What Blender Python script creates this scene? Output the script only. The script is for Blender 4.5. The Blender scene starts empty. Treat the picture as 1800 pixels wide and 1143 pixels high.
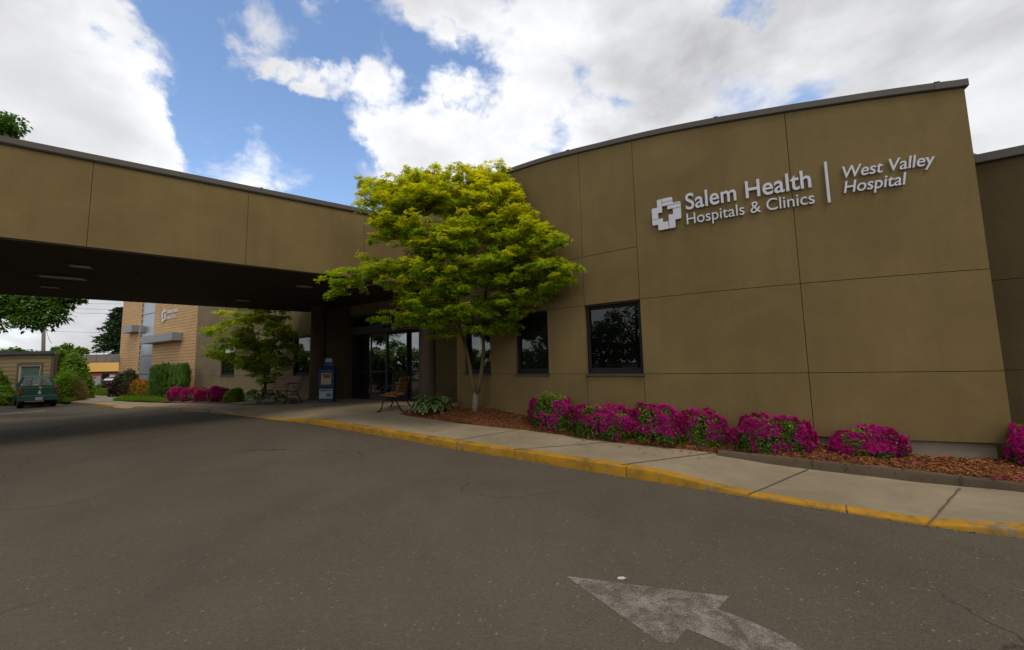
import bpy, bmesh, math, random
import numpy as np
from mathutils import Vector, Matrix
SC = bpy.context.scene
COL = SC.collection
rng = np.random.default_rng(7)
random.seed(7)

# ------------------------------------------------------------------ camera, world, sun, exposure
F = 700.; CX, CY = 900., 571.5
TH = math.atan(69/700.); PH = 0.021; CAM = np.array([0, 0, 1.5])
fw = np.array([0, math.cos(TH), math.sin(TH)]); u0 = np.array([0, -math.sin(TH), math.cos(TH)]); r0 = np.array([1., 0, 0])
RV = math.cos(PH)*r0-math.sin(PH)*u0; UV = math.sin(PH)*r0+math.cos(PH)*u0
cam = bpy.data.cameras.new('camera'); cam.sensor_width = 36; cam.lens = 36*F/1800; cam.clip_end = 3000; cam.clip_start = .05
co = bpy.data.objects.new('camera', cam); COL.objects.link(co)
M4 = Matrix.Identity(4)
for i in range(3):
    M4[i][0] = RV[i]; M4[i][1] = UV[i]; M4[i][2] = -fw[i]; M4[i][3] = CAM[i]
co.matrix_world = M4
SC.camera = co
SC.view_settings.view_transform = 'Standard'; SC.view_settings.look = 'None'
SC.view_settings.gamma = 1; SC.view_settings.exposure = 0.15
SC.view_settings.use_curve_mapping = False

def ray(px, py):
    return (fw*F+RV*(px-CX)-UV*(py-CY))/F
SUN_EL, SUN_AZ = math.radians(60), math.radians(148)      # azimuth clockwise from +Y: high, behind the camera to the right
W = bpy.data.worlds.new('World'); SC.world = W; W.use_nodes = True
def build_world():
    nt = W.node_tree; nt.nodes.clear(); N = nt.nodes.new; L = nt.links.new
    out = N('ShaderNodeOutputWorld'); bg = N('ShaderNodeBackground'); bg.inputs[1].default_value = .1
    sky = N('ShaderNodeTexSky'); sky.sky_type = 'NISHITA'; sky.sun_disc = False
    sky.sun_elevation = SUN_EL; sky.sun_rotation = SUN_AZ; sky.air_density = 1.0; sky.dust_density = .6; sky.ozone_density = 2.0
    tc = N('ShaderNodeTexCoord')
    nrm = N('ShaderNodeVectorMath'); nrm.operation = 'NORMALIZE'; L(tc.outputs['Generated'], nrm.inputs[0])
    mp = N('ShaderNodeMapping'); mp.inputs['Scale'].default_value = (1, 1, 1.7); mp.inputs['Location'].default_value = (.37, .1, .2); L(nrm.outputs[0], mp.inputs[0])
    def noise(scale, det, rough, dist):
        n = N('ShaderNodeTexNoise'); n.inputs['Scale'].default_value = scale; n.inputs['Detail'].default_value = det
        n.inputs['Roughness'].default_value = rough; n.inputs['Distortion'].default_value = dist; L(mp.outputs[0], n.inputs['Vector']); return n.outputs['Fac']
    def math_(op, a, b=None, c=None):
        m = N('ShaderNodeMath'); m.operation = op
        for i, v in enumerate((a, b, c)):
            if v is None: continue
            if isinstance(v, (int, float)): m.inputs[i].default_value = v
            else: L(v, m.inputs[i])
        return m.outputs[0]
    def rng_(v, a, b, lo, hi):
        m = N('ShaderNodeMapRange'); m.interpolation_type = 'SMOOTHSTEP'; L(v, m.inputs[0])
        for i, x in zip((1, 2, 3, 4), (a, b, lo, hi)): m.inputs[i].default_value = x
        return m.outputs[0]
    wt = N('ShaderNodeTexNoise'); wt.inputs['Scale'].default_value = 4.5; wt.inputs['Detail'].default_value = 7; wt.inputs['Roughness'].default_value = .6; L(nrm.outputs[0], wt.inputs['Vector'])
    ws = N('ShaderNodeVectorMath'); ws.operation = 'SUBTRACT'; L(wt.outputs['Color'], ws.inputs[0]); ws.inputs[1].default_value = (.5, .5, .5)
    wa = N('ShaderNodeVectorMath'); wa.operation = 'MULTIPLY_ADD'; L(ws.outputs[0], wa.inputs[0]); wa.inputs[1].default_value = (.30, .30, .30); L(nrm.outputs[0], wa.inputs[2])
    wd = N('ShaderNodeVectorMath'); wd.operation = 'NORMALIZE'; L(wa.outputs[0], wd.inputs[0])
    def blob(px, py, r, amt):
        d = ray(px, py); d = d/np.linalg.norm(d); k = 1/np.linalg.norm(ray(px, py))
        dot = N('ShaderNodeVectorMath'); dot.operation = 'DOT_PRODUCT'; L(wd.outputs[0], dot.inputs[0]); dot.inputs[1].default_value = tuple(d)
        a = r/F*k
        return rng_(dot.outputs['Value'], math.cos(a*1.45), math.cos(a*.45), 0, amt)
    base = noise(6.5, 12, .6, .3); big = noise(1.7, 5, .5, 0)
    tex = math_('ADD', math_('MULTIPLY', math_('SUBTRACT', base, .5), 2.0), math_('MULTIPLY', math_('SUBTRACT', big, .5), .9))
    tot = 0.
    for b in [(345, 95, 100, -.5), (420, 70, 100, -.45), (400, 190, 100, -.5), (480, 250, 120, -.6), (520, 150, 120, -.45), (560, 320, 130, -.6), (610, 260, 90, -.4), (720, 85, 110, -.55), (620, 90, 100, -.4), (520, 80, 110, -.4), (800, 120, 75, -.42), (840, 190, 40, -.25), (960, 250, 35, -.3), (1290, 35, 40, -.25)]:
        tot = math_('ADD', tot, blob(*b))
    tot = math_('MAXIMUM', tot, -.74)
    for b in [(672, 140, 52, .44), (640, 190, 46, .40), (425, 98, 26, .30), (470, 118, 28, .36), (520, 130, 30, .38), (560, 135, 32, .40), (540, 175, 26, .32), (460, -15, 75, .45), (650, -30, 100, .45), (800, 5, 70, .4), (790, 85, 28, .25), (760, 245, 75, .4), (700, 285, 55, .35), (160, 200, 190, .2), (100, 60, 160, .12), (360, 290, 60, .16), (820, 270, 110, .25), (1050, 160, 260, .2), (1300, 40, 30, -.12), (1500, 150, 300, .25), (120, 560, 200, .3)]:
        tot = math_('ADD', tot, blob(*b))
    tot = math_('ADD', math_('ADD', math_('MINIMUM', math_('MAXIMUM', tot, -.74), .25), tex), .78)
    den = rng_(tot, .30, .82, 0, 1)
    thick = rng_(tot, .6, 1.3, 0, 1)
    n2 = noise(3.6, 7, .55, .2)
    shade = math_('SUBTRACT', math_('ADD', .96, math_('MULTIPLY', rng_(n2, .3, .7, -.5, .5), .30)), math_('MULTIPLY', thick, .09))
    for b in [(1560, 60, 330, -.17), (1120, 120, 110, -.2), (150, 190, 130, .03), (1500, 250, 120, .06), (900, 60, 150, -.05), (900, 230, 160, .10), (340, 230, 100, .10), (120, 560, 170, -.2)]:
        shade = math_('ADD', shade, blob(*b))
    cl = N('ShaderNodeCombineColor')
    for i, k in enumerate((8.9, 8.95, 9.2)): L(math_('MULTIPLY', shade, k), cl.inputs[i])
    hs = N('ShaderNodeHueSaturation'); hs.inputs['Saturation'].default_value = 1.02; hs.inputs['Value'].default_value = 2.1; L(sky.outputs[0], hs.inputs['Color'])
    mx = N('ShaderNodeMix'); mx.data_type = 'RGBA'; L(den, mx.inputs[0]); L(hs.outputs[0], mx.inputs[6]); L(cl.outputs[0], mx.inputs[7])
    L(mx.outputs[2], bg.inputs[0]); L(bg.outputs[0], out.inputs[0])
build_world()
W.cycles.sampling_method = 'MANUAL'; W.cycles.sample_map_resolution = 512
sl = bpy.data.lights.new('sun', 'SUN'); sl.energy = 1.15; sl.angle = math.radians(18); sl.color = (1, .90, .72)
so = bpy.data.objects.new('sun', sl); COL.objects.link(so)
sd = Vector((math.sin(SUN_AZ)*math.cos(SUN_EL), math.cos(SUN_AZ)*math.cos(SUN_EL), math.sin(SUN_EL)))
so.rotation_euler = sd.to_track_quat('Z', 'Y').to_euler(); so.location = (0, 0, 60)

# ------------------------------------------------------------------ surveying helpers (ground shape, sight lines)
def sm(a, b, t):
    t = np.clip((np.asarray(t, float)-a)/(b-a), 0, 1); return t*t*(3-2*t)
def G(x, y):
    return .22*sm(5, 12, y)*sm(-18, -7, x)-.15*sm(10, 20, -np.asarray(x, float))
def onz(px, py, z):
    d = ray(px, py); return CAM+(z-1.5)/d[2]*d
def ong(px, py, off=0.):
    p = onz(px, py, off)
    for _ in range(80):
        p = .5*p+.5*onz(px, py, float(G(p[0], p[1]))+off)
    return p
def onv(px, py, n, k):
    d = ray(px, py); return CAM+k/(d[:2]@n)*d
def ondepth(px, py, y):
    d = ray(px, py); return CAM+y/d[1]*d

# ------------------------------------------------------------------ scene helpers
def tag(o, label=None, cat=None, group=None, kind=None):
    if label: o['label'] = label
    if cat: o['category'] = cat
    if group: o['group'] = group
    if kind: o['kind'] = kind
    return o
def thing(name, label, cat, loc=(0, 0, 0), group=None, rz=0):
    o = bpy.data.objects.new(name, None); COL.objects.link(o); o.location = tuple(map(float, loc)); o.rotation_euler[2] = rz
    o.empty_display_size = .2
    return tag(o, label, cat, group)
def root_loc(o):
    while o.parent: o = o.parent
    return np.array(o.location)
def link(name, me, mat, parent=None):
    o = bpy.data.objects.new(name, me); COL.objects.link(o)
    if mat: me.materials.append(mat)
    if parent: o.parent = parent
    return o
class MB:
    def __init__(s): s.v = []; s.f = []
    def add(s, v, f):
        b = len(s.v); s.v += [tuple(map(float, p)) for p in v]; s.f += [tuple(i+b for i in q) for q in f]; return s
    def box(s, c, d, rz=0, rx=0, ry=0):
        m = Matrix.Rotation(rz, 3, 'Z') @ Matrix.Rotation(ry, 3, 'Y') @ Matrix.Rotation(rx, 3, 'X')
        v = [Vector(c)+m @ Vector((x*d[0]/2, y*d[1]/2, z*d[2]/2)) for x in (-1, 1) for y in (-1, 1) for z in (-1, 1)]
        return s.add(v, [(0, 1, 3, 2), (4, 6, 7, 5), (0, 4, 5, 1), (2, 3, 7, 6), (0, 2, 6, 4), (1, 5, 7, 3)])
    def hexa(s, v):     # 8 corners: bottom loop 4, top loop 4
        return s.add(v, [(3, 2, 1, 0), (4, 5, 6, 7), (0, 1, 5, 4), (1, 2, 6, 5), (2, 3, 7, 6), (3, 0, 4, 7)])
    def prism(s, poly, z0, z1):
        n = len(poly); v = [(p[0], p[1], z0) for p in poly]+[(p[0], p[1], z1) for p in poly]
        return s.add(v, [tuple(range(n))[::-1], tuple(range(n, 2*n))]+[(i, (i+1) % n, n+(i+1) % n, n+i) for i in range(n)])
    def tube(s, pts, rad, n=8, cap=True):
        pts = [Vector(p) for p in pts]; rad = rad if hasattr(rad, '__len__') else [rad]*len(pts); vs = []; fs = []
        prev = None
        for i, p in enumerate(pts):
            t = (pts[min(i+1, len(pts)-1)]-pts[max(i-1, 0)]).normalized()
            if prev is None: a = t.orthogonal().normalized()
            else:
                a = prev-t*prev.dot(t); a = a.normalized() if a.length > 1e-6 else t.orthogonal().normalized()
            prev = a; b = t.cross(a)
            for k in range(n):
                q = 2*math.pi*k/n; vs.append(p+(a*math.cos(q)+b*math.sin(q))*rad[i])
        for i in range(len(pts)-1):
            for k in range(n): fs.append((i*n+k, i*n+(k+1) % n, (i+1)*n+(k+1) % n, (i+1)*n+k))
        if cap: fs += [tuple(range(n))[::-1], tuple(range((len(pts)-1)*n, len(pts)*n))]
        return s.add(vs, fs)
    def lathe(s, c, prof, n=24):
        pts = []
        for r, z in prof:
            for k in range(n): pts.append((c[0]+r*math.cos(2*math.pi*k/n), c[1]+r*math.sin(2*math.pi*k/n), c[2]+z))
        fs = [(i*n+k, i*n+(k+1) % n, (i+1)*n+(k+1) % n, (i+1)*n+k) for i in range(len(prof)-1) for k in range(n)]
        fs += [tuple(range(n))[::-1], tuple(range((len(prof)-1)*n, len(prof)*n))]
        return s.add(pts, fs)
    def build(s, name, mat, parent=None, smooth=False, world=True, bevel=0):
        off = root_loc(parent) if (parent and world) else np.zeros(3)
        me = bpy.data.meshes.new(name); me.from_pydata([tuple(np.array(v)-off) for v in s.v], [], s.f); me.update()
        bm = bmesh.new(); bm.from_mesh(me); bmesh.ops.recalc_face_normals(bm, faces=bm.faces)
        if bevel:
            bmesh.ops.remove_doubles(bm, verts=bm.verts, dist=1e-5)
            ed = [e for e in bm.edges if e.is_manifold and e.calc_face_angle(0) > .5]
            bmesh.ops.bevel(bm, geom=ed, offset=bevel, segments=2, affect='EDGES', clamp_overlap=True)
        bm.to_mesh(me); bm.free()
        if smooth: me.shade_smooth()
        return link(name, me, mat, parent)
def npmesh(name, V, Fq, mat, parent=None, attrs=None, world=True, smooth=False):
    """V (n,3), Fq (m,k) arrays"""
    off = root_loc(parent) if (parent and world) else np.zeros(3)
    me = bpy.data.meshes.new(name); n, m, k = len(V), len(Fq), Fq.shape[1]
    me.vertices.add(n); me.vertices.foreach_set('co', (V-off).astype(np.float32).ravel())
    me.loops.add(m*k); me.loops.foreach_set('vertex_index', Fq.astype(np.int32).ravel())
    me.polygons.add(m); me.polygons.foreach_set('loop_start', np.arange(0, m*k, k, dtype=np.int32))
    me.update(calc_edges=True)
    for an, av in (attrs or {}).items():
        a = me.attributes.new(an, 'FLOAT', 'POINT'); a.data.foreach_set('value', av.astype(np.float32))
    if smooth: me.shade_smooth()
    return link(name, me, mat, parent)

# ------------------------------------------------------------------ materials
class NM:
    def __init__(s, name):
        s.m = bpy.data.materials.new(name); s.m.use_nodes = True; s.nt = s.m.node_tree; s.nt.nodes.clear()
        s.out = s.n('ShaderNodeOutputMaterial'); s.p = s.n('ShaderNodeBsdfPrincipled'); s.l(s.p.outputs[0], s.out.inputs[0])
        s.tc = s.n('ShaderNodeNewGeometry').outputs['Position']
        s.p.inputs['Specular IOR Level'].default_value = .25
    def n(s, t): return s.nt.nodes.new(t)
    def l(s, a, b): s.nt.links.new(a, b)
    def noise(s, scale, det=4, rough=.55, dist=0, vec=None):
        n = s.n('ShaderNodeTexNoise'); n.inputs['Scale'].default_value = scale; n.inputs['Detail'].default_value = det
        n.inputs['Roughness'].default_value = rough; n.inputs['Distortion'].default_value = dist; s.l(vec or s.tc, n.inputs['Vector']); return n.outputs['Fac']
    def map(s, sc, vec=None):
        n = s.n('ShaderNodeMapping'); n.inputs['Scale'].default_value = sc; s.l(vec or s.tc, n.inputs[0]); return n.outputs[0]
    def rng(s, v, a, b, lo=0, hi=1):
        m = s.n('ShaderNodeMapRange'); s.l(v, m.inputs[0])
        for i, x in zip((1, 2, 3, 4), (a, b, lo, hi)): m.inputs[i].default_value = x
        return m.outputs[0]
    def op(s, o, a, b=None):
        m = s.n('ShaderNodeMath'); m.operation = o
        for i, v in enumerate((a, b)):
            if v is None: continue
            if isinstance(v, (int, float)): m.inputs[i].default_value = v
            else: s.l(v, m.inputs[i])
        return m.outputs[0]
    def mix(s, f, a, b, mode='MIX'):
        m = s.n('ShaderNodeMix'); m.data_type = 'RGBA'; m.blend_type = mode
        for i, v in ((0, f), (6, a), (7, b)):
            if isinstance(v, (int, float)): m.inputs[i].default_value = v
            elif isinstance(v, tuple): m.inputs[i].default_value = (*v, 1)
            else: s.l(v, m.inputs[i])
        return m.outputs[2]
    def color(s, c):
        if isinstance(c, tuple): s.p.inputs['Base Color'].default_value = (*c, 1)
        else: s.l(c, s.p.inputs['Base Color'])
        return s
    def rough(s, r): s.p.inputs['Roughness'].default_value = r; return s
    def bump(s, h, strength=.3, dist=.01):
        b = s.n('ShaderNodeBump'); b.inputs['Strength'].default_value = strength; b.inputs['Distance'].default_value = dist
        s.l(h, b.inputs['Height']); s.l(b.outputs[0], s.p.inputs['Normal']); return s
    def attr(s, name):
        a = s.n('ShaderNodeAttribute'); a.attribute_name = name; return a.outputs['Fac']
    def island(s): return s.n('ShaderNodeNewGeometry').outputs['Random Per Island']
def sc3(c, k): return tuple(x*k for x in c)
def plain(name, c, rough=.6, var=.12, scale=6, bump=0, metal=0, spec=.3):
    k = NM(name); k.color(k.mix(k.noise(scale, 5), sc3(c, 1-var), sc3(c, 1+var))).rough(rough)
    k.p.inputs['Metallic'].default_value = metal; k.p.inputs['Specular IOR Level'].default_value = spec
    if bump: k.bump(k.noise(scale*14, 3), .4, bump)
    return k.m
def stucco(name, c):
    k = NM(name)
    a = k.mix(k.rng(k.noise(.9, 5, .6, .4), .3, .7), sc3(c, .84), sc3(c, 1.12))
    st = k.noise(1., 6, .65, 0, k.map((3.5, 3.5, .25)))
    a = k.mix(k.rng(st, .45, .75, 0, .32), a, sc3(c, .66))
    a = k.mix(k.rng(k.noise(95, 3, .7), .35, .65, 0, 1), a, k.mix(1., a, (.87, .87, .87), 'MULTIPLY'))
    k.color(a).rough(.92); k.p.inputs['Specular IOR Level'].default_value = .12
    k.bump(k.op('ADD', k.noise(110, 3, .7), k.op('MULTIPLY', k.noise(22, 3), .6)), .55, .006)
    return k.m
M = {}
M['stucco'] = stucco('stucco_tan', (.205, .145, .060))
M['stucco_rear'] = stucco('stucco_grey_tan', (.25, .195, .11))
M['stucco_dark'] = stucco('stucco_tan_shaded', (.10, .07, .032))  # stucco with shade put into its colour, for recessed and stepped-back walls
M['groove'] = plain('dark_backing', (.035, .025, .014), .9)  # near-black backing colour behind joints and openings
M['coping'] = plain('coping_metal', (.09, .077, .062), .5, .1, 2, metal=.1)
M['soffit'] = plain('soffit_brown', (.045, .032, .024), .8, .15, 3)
M['frame_dark'] = plain('bronze_frame', (.018, .016, .016), .55, .15, 5, spec=.15)
M['frame_grey'] = plain('aluminium_frame', (.075, .062, .06), .55, .1, 4, spec=.15)
M['concrete_base'] = plain('foundation_concrete', (.27, .225, .165), .9, .3, 4, bump=.004)
def glassy(name, c, ior=1.9):
    k = NM(name); k.color(c).rough(.015); k.p.inputs['IOR'].default_value = ior; k.p.inputs['Specular IOR Level'].default_value = .5
    b = k.noise(.9, 1); k.bump(b, .02, .02); return k.m
M['glass'] = glassy('dark_glass', (.006, .007, .008), 1.6)
M['glass_door'] = glassy('tinted_door_glass', (.008, .009, .009), 2.6)
def see_glass():
    k = NM('window_glass'); g = k.n('ShaderNodeBsdfGlossy'); g.inputs['Roughness'].default_value = .01
    t = k.n('ShaderNodeBsdfTransparent'); t.inputs[0].default_value = (.55, .57, .58, 1)
    fr = k.n('ShaderNodeFresnel'); fr.inputs[0].default_value = 1.6
    mx = k.n('ShaderNodeMixShader'); k.l(fr.outputs[0], mx.inputs[0]); k.l(t.outputs[0], mx.inputs[1]); k.l(g.outputs[0], mx.inputs[2]); k.l(mx.outputs[0], k.out.inputs[0]); return k.m
M['glass_see'] = see_glass()
M['blind'] = plain('blind_slats', (.085, .085, .075), .6)
M['sign'] = plain('sign_white_aluminium', (.60, .59, .62), .4, .04, 3)
def asphalt():
    k = NM('asphalt'); c = (.095, .079, .058)
    a = k.mix(k.rng(k.noise(.45, 6, .6, .5), .3, .7), sc3(c, .84), sc3(c, 1.16))
    a = k.mix(k.rng(k.noise(1.7, 5, .65, .2, k.map((1, .45, 1))), .52, .75, 0, .5), a, sc3(c, .72))
    v = k.n('ShaderNodeTexVoronoi'); v.inputs['Scale'].default_value = 85; k.l(k.tc, v.inputs['Vector'])
    vb = k.n('ShaderNodeSeparateColor'); k.l(v.outputs['Color'], vb.inputs[0])
    a = k.mix(k.rng(vb.outputs[0], 0, 1, 0, 1), k.mix(1., a, (.87, .87, .87), 'MULTIPLY'), k.mix(1., a, (1.13, 1.125, 1.12), 'MULTIPLY'))
    a = k.mix(k.rng(vb.outputs[1], .993, .996, 0, .4), a, (.30, .27, .22))
    v2 = k.n('ShaderNodeTexVoronoi'); v2.inputs['Scale'].default_value = 9; k.l(k.tc, v2.inputs['Vector'])
    v2s = k.n('ShaderNodeSeparateColor'); k.l(v2.outputs['Color'], v2s.inputs[0])
    sp = k.op('MULTIPLY', k.op('LESS_THAN', v2.outputs['Distance'], .075), k.op('GREATER_THAN', v2s.outputs[1], .97))
    a = k.mix(k.op('MULTIPLY', sp, .45), a, (.33, .31, .26))
    # cracks: thin lines where a warped voronoi cell edge runs, broken up by a mask
    v3 = k.n('ShaderNodeTexVoronoi'); v3.feature = 'DISTANCE_TO_EDGE'; v3.inputs['Scale'].default_value = .33
    wv = k.n('ShaderNodeVectorMath'); wv.operation = 'MULTIPLY_ADD'
    nz = k.n('ShaderNodeTexNoise'); nz.inputs['Scale'].default_value = 1.6; nz.inputs['Detail'].default_value = 8; k.l(k.tc, nz.inputs['Vector'])
    k.l(nz.outputs['Color'], wv.inputs[0]); wv.inputs[1].default_value = (.9, .9, 0); k.l(k.tc, wv.inputs[2]); k.l(wv.outputs[0], v3.inputs['Vector'])
    cr = k.op('MULTIPLY', k.rng(v3.outputs['Distance'], 0, .006, 1, 0), k.rng(k.noise(.35, 2), .5, .56))
    a = k.mix(k.op('MULTIPLY', cr, .75), a, (.03, .026, .02))
    k.color(a).rough(.93); k.p.inputs['Specular IOR Level'].default_value = .1
    k.bump(k.op('ADD', v.outputs['Distance'], k.noise(60, 3, .7)), .6, .007); return k.m
M['asphalt'] = asphalt()
def concrete(name, c):
    k = NM(name)
    a = k.mix(k.rng(k.noise(.8, 7, .62, .3), .3, .72), sc3(c, .66), sc3(c, 1.14))
    a = k.mix(k.rng(k.noise(2.3, 6, .7, .8), .52, .75, 0, .5), a, sc3(c, .6))
    a = k.mix(k.rng(k.noise(120, 3, .7), .3, .7), k.mix(1., a, (.85, .85, .85), 'MULTIPLY'), k.mix(1., a, (1.12, 1.12, 1.12), 'MULTIPLY'))
    w = k.n('ShaderNodeTexWave'); w.inputs['Scale'].default_value = 22; w.inputs['Distortion'].default_value = 2.5; w.inputs['Detail'].default_value = 3
    k.l(k.map((1, .55, 1)), w.inputs['Vector'])
    k.color(a).rough(.9); k.p.inputs['Specular IOR Level'].default_value = .15
    k.bump(k.op('ADD', k.noise(90, 3, .7), k.op('MULTIPLY', w.outputs['Fac'], .5)), .4, .005); return k.m
M['ledge'] = plain('ledge_metal_grey', (.22, .225, .235), .45, .06, .8)
M['walk'] = concrete('sidewalk_concrete', (.31, .25, .165))
M['kerb_brown'] = concrete('planter_kerb_concrete', (.125, .090, .060))
def kerbpaint():
    k = NM('worn_yellow_kerb_paint'); c = (.43, .215, .012)
    y = k.mix(k.noise(3, 5), sc3(c, .72), sc3(c, 1.12))
    wear = k.op('ADD', k.noise(7, 8, .7, .4), k.op('MULTIPLY', k.attr('wear'), .5))
    m = k.rng(wear, .60, .68)
    a = k.mix(m, y, k.mix(k.noise(5, 5), (.16, .13, .09), (.30, .25, .18)))
    dirt = k.rng(k.noise(2.6, 7, .75, .6), .46, .66, 0, .78)
    a = k.mix(dirt, a, (.11, .075, .025))
    a = k.mix(k.rng(k.noise(14, 6, .75), .55, .7, 0, .6), a, (.14, .09, .03))
    k.color(a).rough(.75); k.bump(k.noise(60, 4), .4, .004); return k.m
M['kerb'] = kerbpaint()
def arrowpaint():
    k = NM('worn_white_road_paint'); t = k.n('ShaderNodeBsdfTransparent'); mx = k.n('ShaderNodeMixShader')
    k.color((.42, .39, .34)).rough(.8)
    n1 = k.noise(95, 4, .75); n2 = k.noise(7, 4, .6, .5)
    a = k.rng(k.op('ADD', n1, k.op('MULTIPLY', n2, 1.1)), .92, 1.34, 0.04, .56)
    k.l(a, mx.inputs[0]); k.l(t.outputs[0], mx.inputs[1]); k.l(k.p.outputs[0], mx.inputs[2]); k.l(mx.outputs[0], k.out.inputs[0]); return k.m
M['arrow'] = arrowpaint()
def mulch():
    k = NM('bark_mulch'); v = k.n('ShaderNodeTexVoronoi'); v.inputs['Scale'].default_value = 42; k.l(k.map((1, 1.8, 1)), v.inputs['Vector'])
    s = k.n('ShaderNodeSeparateColor'); k.l(v.outputs['Color'], s.inputs[0])
    a = k.mix(s.outputs[0], (.075, .025, .007), (.30, .105, .03)); a = k.mix(k.rng(s.outputs[1], .9, .92, 0, .7), a, (.34, .17, .075))
    a = k.mix(k.rng(k.noise(1.4, 4), .35, .65, 0, .4), a, (.05, .02, .009))
    k.color(a).rough(.95); k.bump(k.op('ADD', v.outputs['Distance'], k.noise(70, 3)), 1., .02); return k.m
M['mulch'] = mulch()
def chipmat():
    k = NM('bark_chips'); k.color(k.mix(k.island(), (.11, .036, .010), (.38, .145, .042))).rough(.9); return k.m
M['chip'] = chipmat()
def leafmat(name, a, b, tip=None, trans=.35, rough=.55, spec=.25):
    k = NM(name); c = k.mix(k.island(), a, b)
    if tip: c = k.mix(k.attr('tip'), c, k.mix(k.island(), sc3(tip, .75), sc3(tip, 1.15)))
    k.color(c).rough(rough); k.p.inputs['Specular IOR Level'].default_value = spec
    t = k.n('ShaderNodeBsdfTranslucent'); k.l(k.mix(1., c, (1.5, 1.55, .8), 'MULTIPLY'), t.inputs[0])
    mx = k.n('ShaderNodeMixShader'); mx.inputs[0].default_value = trans; k.l(k.p.outputs[0], mx.inputs[1]); k.l(t.outputs[0], mx.inputs[2]); k.l(mx.outputs[0], k.out.inputs[0]); return k.m
M['maple'] = leafmat('maple_leaf', (.10, .22, .004), (.26, .38, .006), (.66, .58, .008), .5)
M['maple2'] = leafmat('small_maple_leaf', (.13, .25, .006), (.29, .38, .010), (.60, .54, .01), .5)
M['broad'] = leafmat('broad_leaf', (.04, .10, .008), (.09, .18, .016), None, .35)
M['bright'] = leafmat('bright_leaf', (.075, .16, .008), (.17, .27, .016), None, .4)
M['conifer'] = leafmat('conifer_needle', (.018, .045, .014), (.045, .085, .025), None, .1)
M['hedge'] = leafmat('hedge_needle', (.04, .105, .008), (.09, .18, .016), None, .2)
M['purple'] = leafmat('purple_leaf', (.028, .018, .012), (.06, .045, .02), (.05, .07, .02), .2)
M['orange'] = leafmat('orange_leaf', (.12, .15, .008), (.25, .19, .01), (.50, .17, .008), .35)
M['azleaf'] = leafmat('azalea_leaf', (.04, .10, .008), (.11, .19, .016), (.22, .28, .02), .3)
M['azflower'] = leafmat('azalea_flower', (.28, .002, .12), (.56, .010, .25), None, .35, .6)
M['grass'] = leafmat('grass_blade', (.06, .14, .006), (.17, .27, .015), None, .4)
M['dry'] = leafmat('dry_grass', (.16,.11,.04), (.26,.18,.07), None, .3)
M['petal'] = leafmat('fallen_petal', (.36, .006, .13), (.5, .02, .2), None, .2)
M['bark'] = plain('maple_bark', (.12, .092, .036), .9, .35, 7, bump=.004)
M['bark_dark'] = plain('dark_bark', (.07, .055, .04), .95, .4, 9, bump=.006)
M['bark_pale'] = plain('pale_lower_bark', (.20, .165, .13), .9, .3, 8, bump=.005)
M['wood'] = plain('bench_wood', (.25, .098, .028), .5, .3, 12)
M['wood_dark'] = plain('bench_wood_brown', (.17, .07, .028), .6, .3, 12)
M['iron'] = plain('cast_iron_black', (.014, .015, .016), .45, .2, 8, metal=.3)
M['black'] = plain('black_rubber', (.012, .012, .013), .7)
def flat(name, c, r=.5, metal=0): return plain(name, c, r, .05, 3, metal=metal)
# ------------------------------------------------------------------ road, kerb, pavement
def build_road():
    xs = np.r_[-900, -400, -160, -90, -60, np.arange(-48, 26, .5), 40, 80, 200, 900]
    ys = np.r_[-900, -300, -90, -40, -20, np.arange(-8, 46, .5), 60, 90, 150, 300, 900]
    X, Y = np.meshgrid(xs, ys); V = np.c_[X.ravel(), Y.ravel(), G(X, Y).ravel()]
    n = len(xs); i = np.arange(len(ys)-1)[:, None]*n+np.arange(n-1)[None]
    i = i.ravel(); Q = np.c_[i, i+1, i+n+1, i+n]
    tag(npmesh('road', V, Q, M['asphalt'], smooth=True), kind='structure')
build_road()
KERB = [  # sight line of the kerb foot, kerb height, height of the walk behind it, wear of the paint
    ((40, 706), .12, .12, 1), ((126, 710.5), .12, .12, 1), ((160, 713), .12, .12, .9), ((170, 713.8), .12, .12, .1), ((195, 716), .09, .12, .1), ((205, 717.5), .02, .12, .12), ((226, 718.5), .02, .12, .15),
    ((240, 719), .12, .12, .34), ((300, 722.5), .13, .13, .36), ((372, 726), .13, .13, .38), ((420, 730.5), .02, .13, .3), ((490, 739), .02, .13, .05), ((520, 742.5), .08, .13, 0), ((560, 748), .12, .13, 0),
    ((600, 755), .125, .13, 0), ((700, 772), .125, .13, 0), ((800, 790), .13, .13, .03), ((900, 806), .135, .13, 0), ((1000, 823), .14, .135, .02), ((1090, 838), .145, .14, .04), ((1160, 849), .13, .13, .03),
    ((1232, 861), .09, .11, .06), ((1265, 866), .06, .10, .3), ((1320, 875), .035, .07, .05), ((1480, 901), .03, .06, 0), ((1640, 926), .03, .06, .0), ((1720, 937), .055, .06, .1), ((1800, 947), .075, .075, .12), ((1960, 966), .1, .1, .3), ((2300, 1003), .12, .12, .4)]
def resample(P, vals, step):
    P = np.array(P); d = np.r_[0, np.cumsum(np.hypot(*np.diff(P, axis=0).T))]
    # smooth polyline through the points (centripetal-ish: cubic Hermite with finite differences)
    t = np.arange(0, d[-1], step); m = np.gradient(P, d, axis=0)
    k = np.clip(np.searchsorted(d, t, side='right')-1, 0, len(d)-2); h = (d[k+1]-d[k]); u = ((t-d[k])/h)[:, None]; h = h[:, None]
    Q = (2*u**3-3*u**2+1)*P[k]+(u**3-2*u**2+u)*h*m[k]+(-2*u**3+3*u**2)*P[k+1]+(u**3-u**2)*h*m[k+1]
    return Q, [np.interp(t, d, v) for v in vals]
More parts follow.
